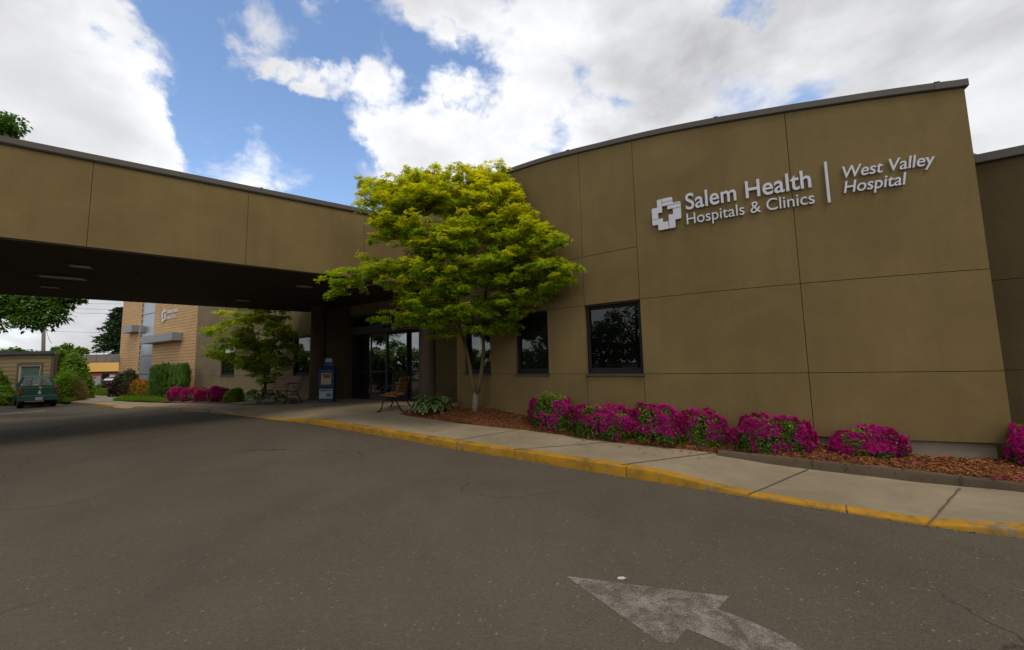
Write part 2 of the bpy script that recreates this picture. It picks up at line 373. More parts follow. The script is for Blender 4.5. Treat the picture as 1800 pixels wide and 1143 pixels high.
KP, (KH, KIN, KW) = resample([ong(*k[0])[:2] for k in KERB], [[k[i] for k in KERB] for i in (1, 2, 3)], .2)
KT = np.gradient(KP, axis=0); KT /= np.linalg.norm(KT, axis=1)[:, None]; KN = np.c_[-KT[:, 1], KT[:, 0]]
if KN[len(KN)//2] @ np.array([0, 1.]) < 0: KN = -KN
def loft(name, rows, mat, attrs=None, smooth=True, kind='structure', parent=None):
    n = len(rows[0]); V = np.concatenate(rows); Q = []
    i = np.arange(n-1)
    for r in range(len(rows)-1): Q.append(np.c_[r*n+i, r*n+i+1, (r+1)*n+i+1, (r+1)*n+i])
    o = npmesh(name, V, np.concatenate(Q), mat, parent, attrs=attrs, smooth=smooth)
    return tag(o, kind=kind) if kind else o
def krow(off, dz_fn):
    p = KP+KN*off; return np.c_[p, G(p[:, 0], p[:, 1])+dz_fn]
ch = rng.normal(0, .004, len(KP)); 
prof = [(0.0, -.03+0*KH), (0.0, np.maximum(KH-.02, .0)), (.008, KH-.006), (.022, KH), (.14, KH+.002)]
rows = [krow(o+(ch if 0 < i < 3 else 0)[:, None] if i in (1, 2) else o, z) for i, (o, z) in enumerate(prof)]
loft('kerb', rows, M['kerb'], {'wear': np.tile(KW, len(prof))}, smooth=False)
offs = [.142, .3, .6, 1.0, 1.6, 2.3, 3.2, 4.2, 5.4, 6.8, 8.5]
rows = [krow(o, KH+(KIN-KH)*sm(.1, 1.4, o)) for o in offs]
loft('sidewalk', rows, M['walk'])
def walk_z(x, y):
    i = np.argmin(np.hypot(KP[:, 0]-x, KP[:, 1]-y)); o = (np.array([x, y])-KP[i]) @ KN[i]
    return float(G(x, y)+KH[i]+(KIN[i]-KH[i])*sm(.1, 1.4, o))
def onwalk(px, py, extra=0.):
    p = onz(px, py, .2)
    for _ in range(60): p = .5*p+.5*onz(px, py, walk_z(p[0], p[1])+extra)
    return p
def strip(mb, a, b, w, dz=.008, n=40):
    pts = [np.array(a)+(np.array(b)-np.array(a))*t for t in np.linspace(0, 1, n)]
    d = np.array(b)[:2]-np.array(a)[:2]; d /= np.linalg.norm(d); q = np.array([-d[1], d[0]])*w/2
    v = []
    for p in pts:
        for s in (1, -1):
            c = p[:2]+q*s; v.append((c[0], c[1], walk_z(c[0], c[1])+dz))
    mb.add(v, [(2*i, 2*i+1, 2*i+3, 2*i+2) for i in range(n-1)])
jm = plain('joint_dark', (.115, .09, .06), .95, .3, 20)
for a, b in [((1633, 921), (1688, 859)), ((1317, 869), (1421, 826)), ((1092, 818), (1255, 797)), ((797, 775), (925, 754)), ((560, 739), (690, 722)), ((905, 791), (1090, 776))]:
    mb = MB(); strip(mb, onwalk(*a), onwalk(*b), .018); tag(mb.build('pavement_joint', jm), kind='structure')
for px, py in ((700, 772), (800, 790), (905, 807), (1092, 838.3), (1470, 899.5)):     # saw cuts across the kerb
    q = ong(px, py); i = int(np.argmin(np.hypot(*(KP-q[:2]).T))); mb = MB(); w_ = .005
    for (o0, z0), (o1, z1) in zip(((-.004, -.02), (-.004, KH[i]-.004), (.018, KH[i]+.005)), ((-.004, KH[i]-.004), (.018, KH[i]+.005), (.15, KH[i]+.006))):
        a, b = KP[i]+KN[i]*o0, KP[i]+KN[i]*o1; g0 = float(G(*KP[i])); t_ = KT[i]*w_; mb.add([(*(a-t_), g0+z0), (*(a+t_), g0+z0), (*(b+t_), g0+z1), (*(b-t_), g0+z1)], [(0, 1, 2, 3)])
    tag(mb.build('kerb_joint', jm), kind='structure')
# painted arrow on the road, a stray bay line
A = lambda px, py: tuple(ong(px, py)[:2])
def sheet(name, poly, mat, dz):
    bm = bmesh.new(); vs = [bm.verts.new((x, y, float(G(x, y))+dz)) for x, y in poly]; bm.faces.new(vs); bmesh.ops.recalc_face_normals(bm, faces=bm.faces)
    me = bpy.data.meshes.new(name); bm.to_mesh(me); bm.free(); return link(name, me, mat)
ar = [A(995, 1014), A(1110, 1029), A(1282, 1050), A(1262, 1072), A(1320, 1094), A(1365, 1114), A(1412, 1143), A(1480, 1190), A(1570, 1260), A(1420, 1260), A(1350, 1190), A(1292, 1143), A(1240, 1120), A(1207, 1107), A(1186, 1131), A(1160, 1130), A(1080, 1075)]
tag(sheet('painted_arrow', ar, M['arrow'], .005), 'worn white curved arrow painted on the asphalt in the foreground', 'road marking')
whiteline = plain('white_line', (.20, .18, .155), .8, .3, 9)
for p, l in (([A(94, 712.5), A(112, 710.5), A(113, 711.5), A(95, 713.7)], 'short white bay line on the asphalt just right of the parked pickup'),
             ([A(-40, 731), A(80, 721.6), A(80, 722.6), A(-40, 732.3)], 'long faint white bay line on the asphalt in front of the parked pickup')):
    tag(sheet('parking_line', p, whiteline, .005), l, 'road marking')

# ------------------------------------------------------------------ curved hospital wing
CC = np.array([10.243, 18.467]); RR = 14.2393
def wall_hit(px, py):
    d = ray(px, py); a = d[:2] @ d[:2]; o = -CC; b = d[:2] @ o; c = o @ o-RR**2
    t = (-b-math.sqrt(b*b-a*c))/a; p = CAM+t*d; return math.atan2(p[1]-CC[1], p[0]-CC[0])*RR-S0, p[2], p
S0 = 0.; S0 = wall_hit(800, 700)[0]
def WS(s, z, off=0.):
    a = (s+S0)/RR; return (CC[0]+(RR+off)*math.cos(a), CC[1]+(RR+off)*math.sin(a), z)
def parapet(s): return float(np.interp(s, [-4, -2, 0, 2.5, 3.54, 4.69, 5.83, 7.05, 8.06, 9.46], [6.6, 6.4, 6.16, 5.765, 5.64, 5.48, 5.35, 5.205, 5.10, 4.985]))
def patch(mb, Sf, s0, s1, z0, z1, g=(1, 1, 1, 1), off=0., step=.2, gap=.0042, depth=.02, top=None):
    """one stucco panel; g = inset flags (left, right, bottom, top); top: optional function of s for the upper edge"""
    a, b, c, d = s0+gap*g[0], s1-gap*g[1], z0+gap*g[2], z1-gap*g[3]
    n = max(2, int((b-a)/step)+1); ss = np.linspace(a, b, n); nz = max(2, int((d-c)/.6)+1); v = []; f = []
    for s in ss:
        t = top(s)-gap*g[3] if top else d
        for z in np.linspace(c, t, nz): v.append(Sf(s, z, off))
    for i in range(n-1):
        for j in range(nz-1): f.append((i*nz+j, i*nz+j+1, (i+1)*nz+j+1, (i+1)*nz+j))
    base = len(v); ring = [i*nz for i in range(n)]+[(n-1)*nz+j for j in range(1, nz)]+[i*nz+nz-1 for i in range(n-2, -1, -1)]+[j for j in range(nz-2, 0, -1)]
    rs = [(ss[i//nz], i) for i in ring]
    for s, i in rs:
        p = np.array(v[i]); q = np.array(Sf(s, p[2], off-depth)); v.append(tuple(q))
    m = len(ring)
    for k in range(m): f.append((ring[k], ring[(k+1) % m], base+(k+1) % m, base+k))
    mb.add(v, f)
def opening(mb, Sf, s0, s1, z0, z1, depth=.16, off=0.):     # reveal of a window
    q = [(s0, z0), (s1, z0), (s1, z1), (s0, z1)]
    for i in range(4):
        a, b = q[i], q[(i+1) % 4]; mb.add([Sf(*a, off), Sf(*b, off), Sf(*b, off-depth), Sf(*a, off-depth)], [(0, 1, 2, 3)])
def sbar(mb, Sf, s0, s1, z0, z1, o0, o1, n=1):
    for i in range(n):
        a = s0+(s1-s0)*i/n; b = s0+(s1-s0)*(i+1)/n
        mb.hexa([Sf(a, z0, o0), Sf(b, z0, o0), Sf(b, z0, o1), Sf(a, z0, o1), Sf(a, z1, o0), Sf(b, z1, o0), Sf(b, z1, o1), Sf(a, z1, o1)])
def window(parent, Sf, s0, s1, z0, z1, blind=False, fr=.055, mull=None, glass=None, sill=True):
    mb = MB()
    for a in ((s0, s0+fr), (s1-fr, s1)): sbar(mb, Sf, *a, z0, z1, -.13, -.05)
    sbar(mb, Sf, s0+fr, s1-fr, z0, z0+fr, -.13, -.05); sbar(mb, Sf, s0+fr, s1-fr, z1-fr, z1, -.13, -.05)
    sbar(mb, Sf, s0+fr, s1-fr, z0+fr, z0+fr*1.9, -.12, -.08); sbar(mb, Sf, s0+fr, s1-fr, z1-fr*1.6, z1-fr, -.12, -.08)
    for m in (mull or []): sbar(mb, Sf, m-.02, m+.02, z0+fr*1.9, z1-fr*1.6, -.125, -.06)
    w = mb.build('window', M['frame_dark'], parent)
    g = MB(); g.add([Sf(s0+fr, z0+fr, -.105), Sf(s1-fr, z0+fr, -.105), Sf(s1-fr, z1-fr, -.105), Sf(s0+fr, z1-fr, -.105)], [(0, 1, 2, 3)])
    g.build('pane', M['glass_see'] if blind else (glass or M['glass']), w)
    if sill:
        sl_ = MB(); sbar(sl_, Sf, s0-.02, s1+.02, z0-.035, z0-.002, -.12, .035); sl_.build('sill', M['frame_grey'], w)
    if blind:
        b = MB(); n = int((z1-z0-2*fr)/.03)
        for i in range(n):
            z = z0+fr+.03*i+.01; b.add([Sf(s0+fr, z, -.175), Sf(s1-fr, z, -.175), Sf(s1-fr, z+.016, -.158), Sf(s0+fr, z+.016, -.158)], [(0, 1, 2, 3)])
        b.build('blind', M['blind'], w)
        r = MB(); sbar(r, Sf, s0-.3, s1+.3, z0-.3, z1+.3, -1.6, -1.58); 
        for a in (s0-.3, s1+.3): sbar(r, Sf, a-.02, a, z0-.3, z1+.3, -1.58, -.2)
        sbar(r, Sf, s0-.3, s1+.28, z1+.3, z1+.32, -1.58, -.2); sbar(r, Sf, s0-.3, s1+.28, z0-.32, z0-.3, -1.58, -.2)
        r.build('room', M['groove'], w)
    return w
ZB, ZS, ZM, ZU = .43, 1.295, 2.56, 3.48
SE = 9.485; sA, sB, sC, sD = 7.505, 5.265, 4.225, 3.38; sE, sF, sG = 2.485, 1.64, .56; SL = -1.9; SQ = .12
wing = thing('hospital_wing', 'curved tan stucco hospital wing with the large wall lettering', 'building', WS(5, 0, -.5))
def build_wing():
    mb = MB(); P = lambda *a, **k: patch(mb, WS, *a, **k)
    top = parapet
    # lower row
    for a, b in ((sA, SE), (sB, sA), (sC, sB), (SQ, sC)): P(a, b, ZB-.25 if b < 6 else ZB, ZS, (a > 1, b < SE, 0, 1))
    # window row
    P(sA, SE, ZS, ZM, (1, 0, 1, 1)); P(sB, sA, ZS, ZM, (1, 1, 1, 1)); P(sD, sC, ZS, ZM, (0, 0, 1, 1)); P(sF, sE, ZS, ZM, (0, 0, 1, 1)); P(SQ, sG, ZS, ZM, (0, 0, 1, 1))
    # upper rows
    P(sA, SE, ZM, 5, (1, 0, 1, 0), top=top); P(sB, sA, ZM, 5, (1, 1, 1, 0), top=top)
    P(sC, sB, ZM, ZU, (1, 1, 1, 1)); P(sD, sC, ZM, ZU, (1, 1, 1, 1)); P(SQ, sD, ZM, ZU, (0, 1, 1, 1))
    P(sC, sB, ZU, 5, (1, 1, 1, 0), top=top); P(SL, sC, ZU, 5, (0, 1, 1, 0), top=top)
    for a, b in ((sC, sB), (sE, sD), (sG, sF)): opening(mb, WS, a, b, ZS, ZM)
    # right return of the wall, its thickness and back
    for a, b in ((0, .5), (.5, 1.6)):
        mb.add([WS(SE, ZB, -a), WS(SE, ZB, -b), WS(SE, parapet(SE), -b), WS(SE, parapet(SE), -a)], [(0, 1, 2, 3)])
    for a in (0, .8, 1.6): mb.add([WS(SQ, 0, -a), WS(SQ, 0, -a-.8), WS(SQ, ZU, -a-.8), WS(SQ, ZU, -a)], [(0, 1, 2, 3)])
    mb.add([WS(SL, ZU, -.021), WS(SQ, ZU, -.021), WS(SQ, ZU, -2.4), WS(SL, ZU, -2.4)], [(0, 1, 2, 3)])
    w = mb.build('curved_wall', M['stucco'], wing)
    b = MB()
    for a, c, z0, z1 in ((SQ+.01, SE-.02, 0, ZS-.02), (sB+.02, SE-.02, ZS-.02, ZM), (sD+.02, sC-.02, ZS-.02, ZM), (sF+.02, sE-.02, ZS-.02, ZM), (SQ+.01, sG-.02, ZS-.02, ZM)):
        patch(b, WS, a, c, z0+(.46 if z0 == 0 else 0), z1, (0, 0, 0, 0), off=-.013, depth=.01)
    patch(b, WS, SQ+.01, SE-.02, ZM-.03, ZU+.002, (0, 0, 0, 0), off=-.0165, depth=.01)
    patch(b, WS, SL, SE-.02, ZU-.03, 5, (0, 0, 0, 0), off=-.0195, depth=.01, top=lambda s: parapet(s)-.02)
    b.build('joint_backing', M['groove'], wing)
    f = MB()
    patch(f, WS, 4.5, SE-.13, -.1, ZB+.02, (0, 0, 0, 0), off=-.06, depth=.5)
    f.build('foundation', M['concrete_base'], wing)
    # metal coping: swept profile
    prof = [(.025, -.012), (.036, .0), (.036, .085), (.03, .09), (-.32, .10), (-.32, -.05)]
    ss = np.linspace(SL, SE+.03, 90); v = []; fs = []; n = len(prof)
    for s in ss:
        for o, z in prof: v.append(WS(s, parapet(min(s, SE))+z, o))
    for i in range(len(ss)-1):
        for j in range(n): fs.append((i*n+j, i*n+(j+1) % n, (i+1)*n+(j+1) % n, (i+1)*n+j))
    fs += [tuple(range(n)), tuple(range((len(ss)-1)*n, len(ss)*n))]
    c = MB().add(v, fs); cp = c.build('coping', M['coping'], wing)
    for i, s in enumerate(np.arange(1.4, 9.3, 2.6)):
        z = parapet(s); j = MB(); sbar(j, WS, s-.03, s+.03, z+.093, z+.0985, -.3, .038); sbar(j, WS, s-.03, s+.03, z-.008, z+.086, .0365, .039)
        j.build('coping_clip', M['coping'], cp)
    window(wing, WS, sC, sB, ZS, ZM, blind=True)
    window(wing, WS, sE, sD, ZS, ZM)
    window(wing, WS, sG, sF, ZS, ZM)
    # roof deck and back walls so that the wing is a closed building
    r = MB(); arc = [WS(s, 0, -.33)[:2] for s in np.linspace(SL, SE, 24)]; r.prism(arc+[(16, 9.0), (16, 24), (-1, 24), (-3, 16)], 4.2, 4.35); r.build('roof', M['coping'], wing)
build_wing()
# the lower wall that steps back behind the right end
def build_return_wing():
    zs = ZS; p1 = onz(1774, 650.5, zs-.0); dirr = np.array([.84, -.5426]); 
    base = p1[:2]; Sf = lambda s, z, o=0.: (base[0]+dirr[0]*s-(.5426)*-o*-1, base[1]+dirr[1]*s-.84*o, z)
    Sf = lambda s, z, o=0.: (base[0]+dirr[0]*s-.5426*o, base[1]+dirr[1]*s-.84*o, z)
    n = np.array([-.5426, -.84]); zt = onv(1713, 287, n, base @ n)[2]; zm = onv(1760, 492, n, base @ n)[2]
    t = thing('side_wing', 'lower shaded brown stucco wall stepping back past the right end of the curved wall', 'building', (base[0]+1, base[1], 0))
    mb = MB()
    for z0, z1 in ((.1, zs), (zs, zm), (zm, zt)): patch(mb, Sf, -2.2, 2.2, z0, z1, (0, 1, z0 > .2, z1 < zt)); patch(mb, Sf, 2.2, 6, z0, z1, (1, 0, z0 > .2, z1 < zt))
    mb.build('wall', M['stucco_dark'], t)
    b = MB(); patch(b, Sf, -2.2, 6, .1, zt-.01, (0, 0, 0, 0), off=-.013); b.build('joint_backing', M['groove'], t)
    c = MB(); sbar(c, Sf, -2.2, 6, zt-.02, zt+.10, -.35, .05); c.build('coping', M['coping'], t, bevel=.008)
build_return_wing()

# ------------------------------------------------------------------ wall lettering
def text_mesh(body, shear=0., bold=0., extrude=.02, spacing=1.0):
    cu = bpy.data.curves.new('lettering', 'FONT'); cu.body = body; cu.size = 1; cu.shear = shear; cu.offset = bold; cu.extrude = extrude; cu.space_character = spacing; cu.resolution_u = 6
    o = bpy.data.objects.new('lettering', cu); COL.objects.link(o); dg = bpy.context.evaluated_depsgraph_get(); dg.update()
    me = bpy.data.meshes.new_from_object(o.evaluated_get(dg)); v = np.zeros(len(me.vertices)*3, np.float32); me.vertices.foreach_get('co', v); v = v.reshape(-1, 3)
    f = [tuple(p.vertices) for p in me.polygons]; bpy.data.objects.remove(o); bpy.data.curves.remove(cu); bpy.data.meshes.remove(me); return v, f
def letter(parent, Sf, body, s0, s1, z0, cap, mat, shear=0, bold=0, thick=.03, off=.012, spacing=1.0):
    v, f = text_mesh(body, shear, bold, .5, spacing)
    ref, _ = text_mesh('H', 0, bold, .5); hz = ref[:, 1].max()-max(0, 0); 
    x0, x1 = v[:, 0].min(), v[:, 0].max()
    s = s0+(v[:, 0]-x0)/(x1-x0)*(s1-s0); z = z0+v[:, 1]/hz*cap; o = off+(v[:, 2]+.5)*thick
    mb = MB(); mb.add([Sf(a, b, c) for a, b, c in zip(s, z, o)], f); return mb.build('lettering', mat, parent)
sign = thing('wall_sign', 'raised white lettering with a cross emblem, high on the curved tan wall', 'sign', WS(7.3, 3.9, .03))
letter(sign, WS, 'Salem Health', 6.085, 7.735, 3.935, .262, M['sign'], bold=.012, thick=.024, spacing=1.02)
letter(sign, WS, 'Hospitals & Clinics', 6.085, 7.755, 3.69, .175, M['sign'], bold=.0, thick=.022, spacing=1.0)
letter(sign, WS, 'West Valley', 8.105, 9.085, 3.985, .165, M['sign'], shear=.2, bold=.006, thick=.02)
letter(sign, WS, 'Hospital', 8.095, 8.775, 3.772, .165, M['sign'], shear=.2, bold=.006, thick=.02)
mb = MB(); sbar(mb, WS, 7.903, 7.932, 3.665, 4.262, .012, .045); mb.build('divider_bar', M['sign'], sign)
def emblem():
    # a rounded cross of four interlocking L blocks with a small open cross at its middle; unit square coordinates
    s0, z0, w, h = 5.555, 3.675, .455, .525
    def L(poly, r=.05):
        pts = []; n = len(poly)
        for i, (x, y, rd) in enumerate(poly):
            if not rd: pts.append((x, y)); continue
            a = np.array(poly[i-1][:2])-(x, y); b = np.array(poly[(i+1) % n][:2])-(x, y); a = a/np.linalg.norm(a); b = b/np.linalg.norm(b)
            for t in np.linspace(0, 1, 6):
                p = np.array((x, y))+a*r*(1-t)**2+b*r*t**2; pts.append(tuple(p))
        return pts
    g = .018
    blocks = [
        [(.0, .385, 0), (.215, .385, 0), (.215, .565, 0), (.365, .565, 0), (.365, 1, 0), (.2, 1, 1), (.2, .75, 0), (0, .75, 1)],           # left / upper
        [(.365+g, 1, 0), (.365+g, .885, 0), (.73, .885, 0), (.73, 1, 1)], [(.365+g, .87, 0), (.365+g, .755, 0), (1, .755, 0), (1, .80, 1), (.735, .80, 0), (.735, .87, 0)],   # top
        [(.55, .735, 0), (.55, .625, 0), (1, .625, 0), (1, .735, 0)], [(.735, .605, 0), (.735, .44, 0), (.575, .44, 0), (.575, 0, 0), (.79, 0, 1), (.79, .25, 0), (1, .25, 1), (1, .605, 0)],   # right
        [(0, .37, 0), (.365, .37, 0), (.365, .24, 0), (.555, .24, 0), (.555, 0, 0), (.2, 0, 1), (.2, .19, 0), (0, .19, 1)]]                # bottom
    mb = MB()
    for bl in blocks:
        pts = L(bl); n = len(pts); v = []
        for o in (.012, .045): v += [WS(s0+x*w, z0+y*h, o) for x, y in pts]
        fs = [tuple(range(n)), tuple(range(n, 2*n))]+[(i, (i+1) % n, n+(i+1) % n, n+i) for i in range(n)]
        bmx = bmesh.new(); vs = [bmx.verts.new(p) for p in v]; [bmx.faces.new([vs[i] for i in q]) for q in fs]; bmx.normal_update(); bmesh.ops.triangulate(bmx, faces=bmx.faces)
        bmx.verts.index_update(); mb.add([p.co for p in bmx.verts], [tuple(q.index for q in f.verts) for f in bmx.faces]); bmx.free()
    mb.build('cross_emblem', M['sign'], sign)
emblem()

# ------------------------------------------------------------------ rear block: stucco facade with the entrance, brick wing
A0 = np.array([-19.58, 24.64]); DV = np.array([.816, -.578]); NV = np.array([-.578, -.816])
def FS(k, z, o=0.): p = A0+DV*k+NV*o; return (p[0], p[1], z)
def fk(px, py):
    q = onv(px, py, NV, A0 @ NV); return (q[:2]-A0) @ DV, q[2]
rear = thing('entrance_block', 'grey tan stucco block holding the glazed entrance under the canopy', 'building', FS(8, 0, -2))
def build_rear():
    zs, zh, zt = 1.22, 2.93, 6.6; kd0, kd1 = 16.35, 20.35; zdh = 3.45
    wins = [(3.95, 5.85), (8.0, 10.0), (12.15, 14.2)]
    mb = MB(); P = lambda *a, **k: patch(mb, FS, *a, step=1, **k)
    P(-.6, kd0, -.2, zs, (0, 0, 0, 1))
    ed = [-.6]+[x for w in wins for x in w]+[kd0]
    for i in range(0, len(ed), 2): P(ed[i], ed[i+1], zs, zh, (0, 0, 1, 1))
    P(-.6, 7, zh, zt, (0, 1, 1, 0)); P(7, kd0, zh, zt, (1, 0, 1, 0)); P(kd0, 22, zdh, zt, (0, 0, 0, 0))
    for a, b in wins: opening(mb, FS, a, b, zs, zh)
    mb.build('wall', M['stucco_rear'], rear)
    b = MB()
    for a, c, z0, z1 in [(-.6, kd0-.02, -.2, zs-.02), (-.6, kd0-.02, zh+.02, zt-.02)]+[(ed[i]+.02, ed[i+1]-.02, zs-.02, zh+.02) for i in range(0, len(ed), 2)]: patch(b, FS, a, c, z0, z1, (0, 0, 0, 0), off=-.013, step=1)
    b.build('joint_backing', M['groove'], rear)
    c = MB(); sbar(c, FS, -.6, 22, zt, zt+.14, -.3, .05); c.build('coping', M['coping'], rear)
    r = MB(); q = [FS(-.6, 0, -.4), FS(22, 0, -.4), FS(22, 0, -12), FS(-.6, 0, -12)]; r.prism([p[:2] for p in q], 5.8, 6.0); r.build('roof', M['coping'], rear)
    for a, bb in wins: window(rear, FS, a, bb, zs, zh, fr=.06)
    # entrance: header beam, transom lights, sliding leaves, side lights; all set back a little
    zf = .33; kh = [fk(x, 600)[0] for x in (618, 650, 679, 712, 720, 736)]
    hd = MB(); sbar(hd, FS, kd0, 20.6, 2.72, 3.0, -.2, .06); sbar(hd, FS, kd0, 20.6, 3.38, 3.45, -.2, .02)
    for k in (kd0+.05, fk(688, 565)[0], 20.5): sbar(hd, FS, k-.05, k+.05, 3.0, 3.38, -.18, .0)
    sbar(hd, FS, kd0, kd0+.1, zf, 2.72, -.2, .03); sbar(hd, FS, 20.5, 20.6, zf, 2.72, -.2, .03)
    d = hd.build('entrance_frame', M['frame_grey'], rear)
    sen = MB(); k, z = fk(682, 577); sbar(sen, FS, k-.18, k+.18, 2.86, 2.95, .062, .11); sen.build('door_sensor', M['black'], d)
    tr = MB(); tr.add([FS(kd0+.1, 3.0, -.1), FS(20.5, 3.0, -.1), FS(20.5, 3.38, -.1), FS(kd0+.1, 3.38, -.1)], [(0, 1, 2, 3)]); tr.build('transom_pane', M['glass_door'], d)
    rk = [kd0+.1, kh[1], kh[2], kh[3]+.1, 20.5]
    for i in range(4):
        a, bb = rk[i]+.004, rk[i+1]-.004; o = -.03 if i in (1, 2) else -.1; mb = MB(); fr = .06
        for e in ((a, a+fr), (bb-fr, bb)): sbar(mb, FS, *e, zf+.01, 2.71, o-.04, o)
        sbar(mb, FS, a+fr, bb-fr, zf+.01, zf+.22, o-.04, o); sbar(mb, FS, a+fr, bb-fr, 2.62, 2.71, o-.04, o); sbar(mb, FS, a+fr, bb-fr, 1.32, 1.37, o-.03, o-.005)
        lf = mb.build('door_leaf' if i in (1, 2) else 'side_light', M['frame_dark'] if i != 1 else M['frame_grey'], rear)
        g = MB(); g.add([FS(a+fr, zf+.22, o-.02), FS(bb-fr, zf+.22, o-.02), FS(bb-fr, 2.62, o-.02), FS(a+fr, 2.62, o-.02)], [(0, 1, 2, 3)]); g.build('pane', M['glass_door'], lf)
        if i == 1:
            letter(lf, FS, 'Salem Health', a+.38, bb-.22, 2.05, .085, M['sign'], thick=.002, off=o-.018, bold=.02)
            letter(lf, FS, 'West Valley Hospital', a+.38, bb-.22, 1.95, .05, M['sign'], thick=.002, off=o-.018)
            e = MB(); 
            for (x, y, w_, h_) in ((.0, .06, .03, .10), (.035, .12, .1, .05), (.11, .0, .03, .13), (.02, .0, .08, .04)): sbar(e, FS, a+.19+x, a+.19+x+w_, 1.98+y, 1.98+y+h_, o-.018, o-.016)
            e.build('emblem', M['sign'], lf)
    ib = MB(); sbar(ib, FS, kd0+.02, 20.6, .1, 3.5, -.8, -.6); sbar(ib, FS, kd0-.1, kd0+.02, .1, 3.5, -.8, -.21); sbar(ib, FS, 20.6, 20.75, .1, 3.5, -.8, -.21); ib.build('lobby_dark_box', M['groove'], rear)  # dark box added behind the glazing to shut out bright sky through gaps
    # return wall, its deep shade put into the stucco colour, between the entrance and the curved wing
    rt = MB(); p, q = FS(20.62, 0, .0), WS(SQ+.05, 0, -2.4); d2 = np.array(q[:2])-np.array(p[:2])
    rt.hexa([(p[0], p[1], 0), (q[0], q[1], 0), (q[0]+.2, q[1]+.15, 0), (p[0]+.2, p[1]+.15, 0), (p[0], p[1], 4.2), (q[0], q[1], 4.2), (q[0]+.2, q[1]+.15, 4.2), (p[0]+.2, p[1]+.15, 4.2)])
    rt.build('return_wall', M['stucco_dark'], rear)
build_rear()
def brickmat():
    k = NM('tan_brick'); 
    # along-wall coordinate from position: dot with the wall's direction
    dv = k.n('ShaderNodeVectorMath'); dv.operation = 'DOT_PRODUCT'; k.l(k.tc, dv.inputs[0]); dv.inputs[1].default_value = (.85, -.527, 0)
    sp = k.n('ShaderNodeSeparateXYZ'); k.l(k.tc, sp.inputs[0]); cb = k.n('ShaderNodeCombineXYZ'); k.l(dv.outputs['Value'], cb.inputs[0]); k.l(sp.outputs[2], cb.inputs[1])
    b = k.n('ShaderNodeTexBrick'); k.l(cb.outputs[0], b.inputs['Vector']); b.inputs['Scale'].default_value = 1; b.inputs['Brick Width'].default_value = .62; b.inputs['Row Height'].default_value = .2; b.inputs['Mortar Size'].default_value = .012; b.inputs['Mortar Smooth'].default_value = .1
    b.inputs['Color1'].default_value = (.63, .385, .175, 1); b.inputs['Color2'].default_value = (.69, .43, .205, 1); b.inputs['Mortar'].default_value = (.17, .10, .06, 1)
    k.color(k.mix(k.rng(k.noise(1.3, 5), .3, .7, 0, .35), b.outputs['Color'], (.43, .27, .13))).rough(.85)
    bp = k.op('SUBTRACT', 1., b.outputs['Fac']); k.bump(bp, .5, .012); return k.m
M['brick'] = brickmat()
M['panel'] = plain('metal_panel_blue_grey', (.34, .37, .42), .35, .06, .8, metal=.3)
def build_brick():
    B0 = np.array(onz(340, 697, -.05)[:2])+np.array(NV)*.05; BD = np.array([.85, -.527]); BN = np.array([-.527, -.85]); L = 12.85
    BS = lambda k, z, o=0.: (B0[0]-BD[0]*k+BN[0]*o, B0[1]-BD[1]*k+BN[1]*o, z)      # k grows away to the left
    def bk(px, py): q = onv(px, py, BN, B0 @ BN); return -(q[:2]-B0) @ BD, q[2]
    t = thing('brick_wing', 'tall orange tan brick wing with grey metal panel strip and shelf canopies', 'building', BS(6, 0, -2))
    ka, kb, kc = bk(266, 640)[0], bk(243, 640)[0], bk(209, 640)[0]
    H = 10.5
    mb = MB(); sbar(mb, BS, 0, ka, -.3, H, -8, 0); mb.build('brick_wall', M['brick'], t)
    mb = MB(); sbar(mb, BS, kb, kc, -.3, H, -8, 0); mb.build('brick_wall', M['brick'], t)
    zj = [bk(255, y)[1] for y in (658, 626, 594, 553)]; zj = [-.3]+zj+[H]
    for i in range(5):
        mb = MB(); sbar(mb, BS, ka+.01, kb-.01, zj[i]+.02, zj[i+1]-.02, -.5, -.06); mb.build('metal_panel', M['panel'], t)
    mb = MB(); sbar(mb, BS, ka+.005, kb-.005, -.3, H, -.6, -.51); mb.build('panel_backing', M['groove'], t)
    for (p0, p1, dep) in (((264, 599), (321, 592), 1.0), ((229, 582), (245.5, 577), .8), ((204, 632), (211, 631), .8)):
        k0, z0 = bk(*p0); k1, z1 = bk(*p1); z = (z0+z1)/2
        mb = MB(); sbar(mb, BS, k1, k0, z-.26, z+.26, .003, dep*.55); mb.build('shelf_canopy', M['ledge'], t, bevel=.02)
    mb = MB(); k0, z0 = bk(252, 580); sbar(mb, BS, k0-.3, k0+.3, z0-.22, z0+.22, -.055, .2); mb.build('shelf_canopy', M['ledge'], t, bevel=.02)
    mb = MB(); sbar(mb, BS, kc+.01, kc+.55, -.3, bk(208, 602)[1], -1.5, -.4); mb.build('corner_glazing', M['panel'], t)
    z0 = bk(300, 552)[1]; k0 = bk(287, 552)[0]; k1 = bk(313, 545)[0]
    RS = lambda s, z, o=0.: BS(-s, z, o)
    s2 = thing('wall_sign', 'small faint white lettering with a cross emblem on the brick wing', 'sign', BS(k1, z0, .05))
    letter(s2, RS, 'Salem Health', -k0+.75, -k1, z0+.05, .30, M['sign'], bold=.01, thick=.02, off=.01)
    letter(s2, RS, 'Hospitals & Clinics', -k0+.75, -k1-.2, z0-.32, .2, M['sign'], thick=.02, off=.01)
    e = MB()
    for (x, y, w_, h_) in ((-.02, .25, .18, .45), (.16, .62, .42, .22), (.42, .1, .18, .45), (.05, .0, .35, .2)): sbar(e, RS, -k0+x, -k0+x+w_, z0-.45+y, z0-.45+y+h_, .02, .07)
    e.build('cross_emblem', M['sign'], s2)
build_brick()

